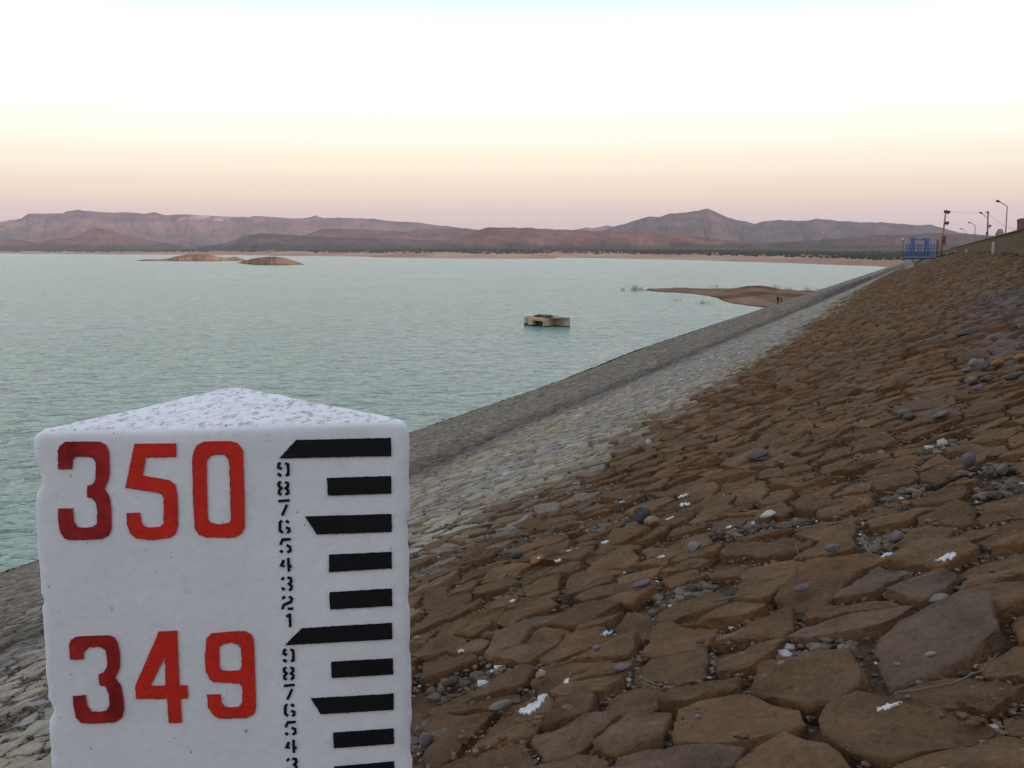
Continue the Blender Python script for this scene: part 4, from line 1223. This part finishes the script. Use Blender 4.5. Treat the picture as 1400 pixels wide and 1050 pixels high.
# small brick building at the right
ub = 74.0
va_, zt_ = at_u(1394.3, 298.5, ub); zb_ = float(crest_z(ub)) + 0.12
o = empty("brick_hut", uvz(ub + 1.5, va_ - 1.6, zb_), "small red brick hut behind the guard wall at the top of the dam", "hut")
hh_ = zt_ - zb_
m_ = MB(); m_.box(uvz(ub + 1.5, va_ - 1.6, zb_ + (hh_ - 0.2) / 2), (1.5, 1.55, (hh_ - 0.2) / 2), D, N); m_.build("wall", M['brick_red'], o)
m_ = MB(); m_.box(uvz(ub + 1.5, va_ - 1.6, zt_ - 0.097), (1.53, 1.58, 0.097), D, N); m_.build("roof", M['brick_red'], o)
m_ = MB(); m_.box(uvz(ub - 0.02, va_ - 1.2, zb_ + 1.0), (0.03, 0.42, 0.99), D, N); dr = m_.build("door", M['dark_steel'], o)
m_ = MB(); m_.tube([uvz(ub - 0.06, va_ - 0.9, zb_ + 0.95), uvz(ub - 0.06, va_ - 0.9, zb_ + 1.1)], 0.02, 6); m_.build("handle", M['grey_steel'], dr)
m_ = MB(); m_.box(uvz(ub - 0.02, va_ - 2.4, zb_ + 1.4), (0.03, 0.4, 0.4), D, N); wn = m_.build("window", M['white_post'], o)
m_ = MB(); m_.box(uvz(ub - 0.045, va_ - 2.4, zb_ + 1.4), (0.02, 0.33, 0.33), D, N); m_.build("pane", M['glass'], wn)

# ------------------------------------------------------------------ two people at the waterside
def person(px, py, hgt, label, turn):
    u, v, _ = bank_uv(px, py)
    base = bank_pts(np.array(u), np.array(v), bank_w(np.array([u]), np.array([v]))[0] + 0.08)
    o = empty("person", Vector(base.tolist()), label, "person", "people standing by the water")
    k = hgt / 1.72
    J = {'pel': (0, 0, .95, .15), 'spn': (0, .01, 1.18, .14), 'chs': (0, .01, 1.38, .165), 'nck': (0, .01, 1.49, .06), 'hd0': (0, -.01, 1.56, .085), 'hd1': (0, -.015, 1.66, .095),
         'hpL': (.10, 0, .90, .10), 'knL': (.12, -.03, .50, .072), 'anL': (.13, .02, .09, .05), 'toL': (.14, -.14, .04, .04),
         'hpR': (-.10, 0, .90, .10), 'knR': (-.11, 0, .50, .072), 'anR': (-.12, .04, .09, .05), 'toR': (-.13, -.12, .04, .04),
         'shL': (.20, .01, 1.40, .07), 'elL': (.27, .03, 1.12, .05), 'wrL': (.27, -.04, .88, .035), 'haL': (.26, -.07, .80, .04),
         'shR': (-.20, .01, 1.40, .07), 'elR': (-.27, .03, 1.12, .05), 'wrR': (-.25, -.06, .88, .035), 'haR': (-.23, -.10, .80, .04)}
    names = list(J); idx = {n_: i_ for i_, n_ in enumerate(names)}
    ed = [('pel', 'spn'), ('spn', 'chs'), ('chs', 'nck'), ('nck', 'hd0'), ('hd0', 'hd1'), ('pel', 'hpL'), ('hpL', 'knL'), ('knL', 'anL'), ('anL', 'toL'), ('pel', 'hpR'), ('hpR', 'knR'), ('knR', 'anR'), ('anR', 'toR'),
          ('chs', 'shL'), ('shL', 'elL'), ('elL', 'wrL'), ('wrL', 'haL'), ('chs', 'shR'), ('shR', 'elR'), ('elR', 'wrR'), ('wrR', 'haR')]
    me = bpy.data.meshes.new("body")
    me.from_pydata([tuple(c * k for c in J[n_][:3]) for n_ in names], [(idx[a], idx[b]) for a, b in ed], [])
    ob = link("body", me, M['cloth_dark'], o)
    md = ob.modifiers.new("skin", 'SKIN')
    sv = me.skin_vertices[0].data
    for n_ in names:
        sv[idx[n_]].radius = (J[n_][3] * k, J[n_][3] * k)
        sv[idx[n_]].use_root = n_ == 'pel'
    sb = ob.modifiers.new("smooth", 'SUBSURF'); sb.levels = 1; sb.render_levels = 1
    ob.rotation_euler.z = turn
    bm = bmesh.new(); bmesh.ops.create_icosphere(bm, subdivisions=2, radius=0.115 * k)
    for v_ in bm.verts:
        v_.co.z = v_.co.z * 1.05 if v_.co.z > -0.03 else -0.03
        v_.co += Vector((0, 0.015, 1.665 * k))
    m3 = bpy.data.meshes.new("hair"); bm.to_mesh(m3); bm.free()
    h_ = link("hair", m3, M['hair'], o); h_.rotation_euler.z = turn
person(1064.9, 420.8, 1.66, "standing person in dark clothes at the water's edge, the lower of two", 0.4)
person(1069.3, 417.0, 1.34, "shorter standing person in dark clothes just behind the other one", -0.7)

# ------------------------------------------------------------------ dry bushes standing in the shallows
def bush(px, py, w, h_, n_, label, seed):
    r_ = random.Random(seed)
    c = on_z(px, py)
    dd = math.hypot(c.x, c.y); pm = F / dd
    o = empty("dry_bush", c, label, "bush", "dry bushes by the spit")
    W_m, H_m = w / pm, h_ / pm
    for part in range(1):
        m2 = MB()
        for k in range(n_):
            x = r_.gauss(0, 0.28) * W_m; y = r_.gauss(0, 0.4) * min(W_m, 3)
            hh = H_m * r_.uniform(0.35, 1.0)
            a = Vector((x, y, -0.3)); t_ = Vector((r_.gauss(0, 0.25), r_.gauss(0, 0.25), 1))
            b = a + t_ * (hh + 0.3)
            mid = a.lerp(b, 0.55) + Vector((r_.gauss(0, 0.06), 0, 0))
            m2.tube([c + a, c + mid, c + b], [0.022, 0.016, 0.006], 4)
            for q in range(3):
                s_ = r_.uniform(0.35, 0.85); p = a.lerp(b, s_)
                m2.tube([c + p, c + p + Vector((r_.gauss(0, 0.3), r_.gauss(0, 0.3), r_.uniform(0.15, 0.5))) * hh * 0.6], [0.012, 0.005], 3)
        m2.build("twigs", M['reed'], o, kind="stuff")
for args in [(851.5, 397.2, 5, 6, 26, "small dry bush farthest out in the water off the spit tip"), (868, 397.5, 12, 9, 60, "sparse tall dry bush in the water beside the spit tip"),
             (877, 397.4, 8, 6, 30, "low dry bush touching the tip of the spit"), (926, 411.5, 14, 4, 24, "thin drowned twigs off the near side of the spit"), (962, 415.5, 18, 6, 40, "drowned dry bush in the bay beside the spit"),
             (978, 392.5, 10, 4, 36, "dark low bush in the water behind the spit"), (1060, 394.5, 10, 6, 40, "dry bush on the far edge of the spit beside its hump"),
             (1079, 397.0, 12, 6, 40, "dry bush in the middle of the low far edge of the spit"), (1104, 398.5, 12, 7, 44, "dense dry bush on the far edge of the spit"), (1115, 399.5, 12, 6, 44, "dry bush on the spit next to the dam bank")]:
    bush(*args, seed=int(args[0]))

# ------------------------------------------------------------------ loose rocks, litter and twigs on the pitching
bm = bmesh.new(); bmesh.ops.create_icosphere(bm, subdivisions=3, radius=1.0)
ICO_V = np.array([v.co[:] for v in bm.verts]); ICO_F = np.array([[v.index for v in f.verts] for f in bm.faces]); bm.free()
def rock(px, py, w, h_, colr, label, flat=0.7, seed=0, lift=0.075):
    u, v, t_ = bank_uv(px, py + h_ * 0.35)
    pm = F / t_
    a = w / pm / 2; c = max(h_ / pm / 2, 0.3 * a)
    r_ = np.random.default_rng(seed + 900)
    V = ICO_V.copy()
    for k in range(9):                                     # chop facets
        nrm_ = r_.normal(size=3); nrm_ /= np.linalg.norm(nrm_)
        dcut = r_.uniform(0.62, 0.9)
        q = V @ nrm_ - dcut
        V = V - np.where(q > 0, q, 0)[:, None] * nrm_ * 0.85
    V *= (1 + (fbm(V[:, 0] * 2.3 + seed, V[:, 1] * 2.3 + V[:, 2] * 1.7, seed, 4) - 0.5) * 0.28)[:, None]
    V *= np.array([a, a * r_.uniform(0.75, 1.0), c * flat])
    rot = Matrix.Rotation(r_.uniform(-0.4, 0.4), 3, 'Z')
    B3 = Matrix((Vector((1, 0, 0)) - NB * NB.x, (0, 0, 0), NB)).normalized()
    ez = NB; ex_ = (Vector((1, 0, 0)) - ez * ez.x).normalized(); ey_ = ez.cross(ex_)
    MM = np.array([ex_, ey_, ez])
    V = (V @ np.array(rot)) @ MM
    me = mesh_np("rock", V, ICO_F, np.repeat(np.array(colr)[None], len(V), 0), True)
    o = link("rock", me, M['rock'], None, label, "rock", "loose rocks lying on the dam bank")
    o.location = Vector(bank_pts(np.array(u), np.array(v), bank_w(np.array([u]), np.array([v]))[0] + lift + c * flat * 0.45).tolist())
GR, PG, TN, OR, WH, DG, PU = (0.15, 0.135, 0.125), (0.22, 0.205, 0.19), (0.24, 0.165, 0.11), (0.25, 0.115, 0.045), (0.48, 0.45, 0.40), (0.075, 0.07, 0.068), (0.14, 0.11, 0.115)
rocks = [
 (884, 712, 28, 26, DG, "round dark grey rock wedged above a small tan block", 1.0), (896, 723, 26, 15, TN, "small tan oblong block below a round dark grey rock", 0.9),
 (956, 761, 20, 16, PG, "pointed pale grey rock alone on brown slabs", 1.0), (1055, 715, 25, 12, WH, "jagged whitish rock lying among brown slabs", 0.8),
 (1040, 632, 36, 12, DG, "long flat dark grey slab with a pale top", 0.7), (740, 777, 26, 16, OR, "orange brown rock by tiny white scraps", 0.8),
 (1240, 574, 20, 12, GR, "grey rock leaning against a darker one on the bank", 0.9), (1248, 581, 18, 12, DG, "dark rock in front of a grey one on the bank", 0.9),
 (1290, 579, 32, 8, GR, "thin grey slab with a shadowed edge beside the leaning grey rock", 0.7), (1331, 640, 24, 20, PU, "purple grey upright stone on the bank", 1.0),
 (1325, 458, 36, 12, DG, "long dark slate slab high on the bank", 0.7), (1333, 501, 14, 12, PG, "pale round cobble of the cobble heap", 1.0),
 (1345, 504, 17, 18, GR, "largest upright cobble of the cobble heap", 1.0), (1366, 501, 20, 14, OR, "bright orange block in the cobble heap", 0.9),
 (1331, 525, 20, 13, GR, "smooth grey cobble below the cobble heap", 0.8), (1338, 537, 22, 8, PU, "flat purple grey cobble below the smooth grey one", 0.7),
 (1352, 524, 20, 12, DG, "dark cobble tucked under the cobble heap", 0.8), (1388, 521, 26, 14, DG, "broad dark grey rock to the right of the cobble heap", 0.8),
 (1396, 494, 18, 12, OR, "dull orange rock above the broad dark grey one", 0.9), (1326, 511, 18, 10, PU, "small purplish rock at the foot of the pale round cobble", 0.8),
 (860, 935, 26, 12, PU, "smooth oval purple grey pebble in gravel", 0.8), (592, 1036, 20, 22, PU, "angular mauve rock at the foot of the gauge pillar", 1.0),
 (748, 944, 18, 12, TN, "small round tan cobble above a dark hole", 0.9), (691, 987, 34, 10, GR, "flat grey slab between brown slabs below the gauge", 0.7),
 (1103, 824, 26, 11, PU, "dull mauve rock sunk between brown slabs", 0.8), (1232, 749, 22, 18, PU, "mauve cobble beside a curved pale stick", 0.9),
 (1145, 765, 22, 14, GR, "grey triangular stone in a gravelly joint", 0.9), (1293, 844, 27, 13, GR, "grey cobble at the corner of a big slab", 0.8),
 (1284, 927, 16, 11, PG, "small pale grey stone lying on a big flat slab", 0.8), (1238, 941, 10, 8, PG, "tiny grey pebble beside a pale grey stone on a slab", 0.8),
 (884, 813, 32, 12, PU, "mauve rock with pale streak next to brown slabs", 0.7), (890, 612, 8, 9, WH, "cream coloured chip at the brown edge of the bleached band", 1.0),
 (1003, 735, 14, 8, GR, "small grey cobble near the pale pointed rock", 0.8), (712, 770, 20, 14, DG, "dark grey block near the bleached band", 0.8),
 (822, 907, 14, 10, GR, "grey pebble beside the pale blue scrap", 0.9), (1078, 935, 12, 8, TN, "small tan pebble on brown slabs", 0.8)]
for k, a in enumerate(rocks):
    rock(*a[:6], flat=a[6], seed=k)
def litter(px, py, w, h_, ang, label, mat='litter', seed=0, crumple=0.35):
    u, v, t_ = bank_uv(px, py); pm = F / t_
    r_ = np.random.default_rng(seed + 77)
    n_ = 18
    g = np.linspace(-0.5, 0.5, n_)
    A_, B_ = np.meshgrid(g, g, indexing='ij')
    a, b = w / pm, h_ / pm * 1.7
    e1 = 1 + 0.5 * (fbm(A_ * 3 + seed, B_ * 0 + 5, seed, 3) - 0.5) * 2; e2 = 1 + 0.5 * (fbm(B_ * 3 + seed, A_ * 0 + 9, seed + 4, 3) - 0.5) * 2
    sc = min(a, b)
    zc = np.abs(fbm(A_ * 4 + seed, B_ * 4, seed + 8, 4) - 0.5) * crumple * sc * 3 + 0.004 * sc
    zc = zc - 0.6 * sc * crumple * np.maximum(np.abs(A_), np.abs(B_)) ** 2
    X_, Y_ = A_ * a * e2, B_ * b * e1
    ca, sa = math.cos(ang), math.sin(ang)
    ez = NB; ex_ = (Vector((1, 0, 0)) - ez * ez.x).normalized(); ey_ = ez.cross(ex_)
    L = np.stack([X_ * ca - Y_ * sa, X_ * sa + Y_ * ca, zc], -1).reshape(-1, 3) @ np.array([ex_, ey_, ez])
    top = L; bot = L - np.array(NB) * 0.004
    f = grid_faces(n_, n_)
    V = np.concatenate([top, bot]); Fc = np.concatenate([f, f[:, ::-1] + len(top)])
    rim = [i_ * n_ for i_ in range(n_)] + [(n_ - 1) * n_ + j_ for j_ in range(1, n_)] + [i_ * n_ + n_ - 1 for i_ in range(n_ - 2, -1, -1)] + [j_ for j_ in range(n_ - 2, 0, -1)]
    rf = [(rim[k], rim[(k + 1) % len(rim)], rim[(k + 1) % len(rim)] + len(top), rim[k] + len(top)) for k in range(len(rim))]
    me = mesh_np("litter", V, np.concatenate([Fc, np.array(rf)]), None, True)
    o = link("litter", me, M[mat], None, label, "litter", "scraps of litter on the dam bank")
    o.location = Vector(bank_pts(np.array(u), np.array(v), bank_w(np.array([u]), np.array([v]))[0] + 0.115).tolist())
for k, a in enumerate([(746, 1003, 20, 34, -0.5, "long crumpled white rag between slabs below the gauge pillar"), (786, 968, 6, 9, -0.2, "small upright white flake above the crumpled white rag"),
          (940, 697, 15, 6, 0.5, "thin white strip above a white ball of paper"), (942, 709, 10, 9, 0.2, "small white ball of paper below a thin white strip"),
          (1306, 798, 30, 10, 0.6, "torn white plastic beside a dark slab edge"), (1223, 791, 16, 6, 0.4, "pale blue scrap beside the curved pale stick", 'litter_blue'),
          (1233, 1020, 30, 6, 0.1, "flat white scrap caught under a twig"), (838, 898, 11, 8, 0.5, "pale blue scrap beside a grey pebble", 'litter_blue'),
          (639, 920, 8, 6, 0.3, "tiny white scrap close to the gauge pillar"), (708, 846, 6, 5, 0.6, "tiny white flake on brown slabs left of the mauve rock"),
          (770, 788, 9, 6, 0.1, "white paper curl near the orange brown rock"), (743, 783, 5, 4, 0.1, "white speck of paper under the orange brown rock"),
          (834, 763, 8, 5, 0.1, "white scrap on the slabs below the round dark grey rock"), (912, 786, 6, 5, 0.8, "white fleck on the corner of a rusty stone"),
          (1004, 744, 6, 5, 0.0, "white fleck beside a small grey cobble"), (922, 729, 12, 3, 0.6, "narrow pale strip below the tan oblong block")]):
    litter(a[0], a[1], a[2], a[3], a[4], a[5], a[6] if len(a) > 6 else 'litter', seed=k)
def twig(pts, rad, label, mat='twig'):
    m2 = MB(); W3 = []
    for k, (x, y, w) in enumerate(pts):
        u, v, _ = bank_uv(x, y)
        p = bank_pts(np.array(u), np.array(v), bank_w(np.array([u]), np.array([v]))[0] + w)
        W3.append(Vector(p.tolist()))
    fine = []
    for k in range(len(W3) - 1):
        for q in range(4):
            fine.append(W3[k].lerp(W3[k + 1], q / 4) + Vector((random.gauss(0, 1), random.gauss(0, 1), random.gauss(0, 1))) * rad * 0.35)
    fine.append(W3[-1])
    m2.tube(fine, [rad * (1 - 0.6 * k / len(fine)) for k in range(len(fine))], 6)
    m2.build("twig", M[mat], None, True, label=label, cat="twig", group="dry twigs on the dam bank")
twig([(1191, 766, .14), (1192, 776, .13), (1196, 784, .12), (1203, 790, .11)], 0.012, "curved pale stick beside the pale blue scrap", 'twig')
twig([(1247, 1003, .12), (1290, 1002, .13), (1330, 992, .13), (1362, 975, .13), (1381, 957, .14)], 0.006, "long thin arching twig over the bottom slabs", 'twig')
twig([(985, 855, .12), (1010, 850, .12), (1034, 845, .12)], 0.008, "straight pale twig lying on a brown slab", 'twig')
twig([(888, 966, .12), (898, 975, .12), (916, 981, .12)], 0.007, "bent grey twig in a gravel pocket", 'twig')
twig([(892, 978, .12), (903, 982, .12), (914, 987, .12)], 0.006, "short grey twig under the bent one", 'twig')
twig([(1272, 692, .11), (1300, 683, .12), (1322, 676, .12), (1345, 671, .12)], 0.020, "thick dark branch lying up the bank", 'dark_twig')
twig([(1400, 833, .13), (1378, 836, .13), (1352, 842, .12)], 0.006, "thin pale twig across a gravel joint", 'twig')
twig([(1098, 770, .12), (1098, 782, .15), (1105, 795, .12)], 0.005, "wiry dry stem standing in a joint", 'twig')
twig([(698, 806, .11), (702, 815, .16), (700, 820, .16)], 0.007, "dark stub of twig sticking out of a joint", 'dark_twig')

# ------------------------------------------------------------------ haze
m = bpy.data.materials.new('evening_haze'); m.use_nodes = True
t = m.node_tree; t.nodes.clear()
o_ = t.nodes.new("ShaderNodeOutputMaterial"); pv_ = t.nodes.new("ShaderNodeVolumePrincipled")
pv_.inputs["Color"].default_value = (0.86, 0.86, 0.95, 1)
pv_.inputs["Density"].default_value = 4.2e-5
pv_.inputs["Anisotropy"].default_value = 0.0
t.links.new(pv_.outputs[0], o_.inputs["Volume"])
W2 = 14500
m_ = MB(); m_.box((0, 5700, 230), (W2, 9400, 251), )
hz_ = m_.build("haze", m, None, kind="stuff", label="thin evening haze over the lake and hills")
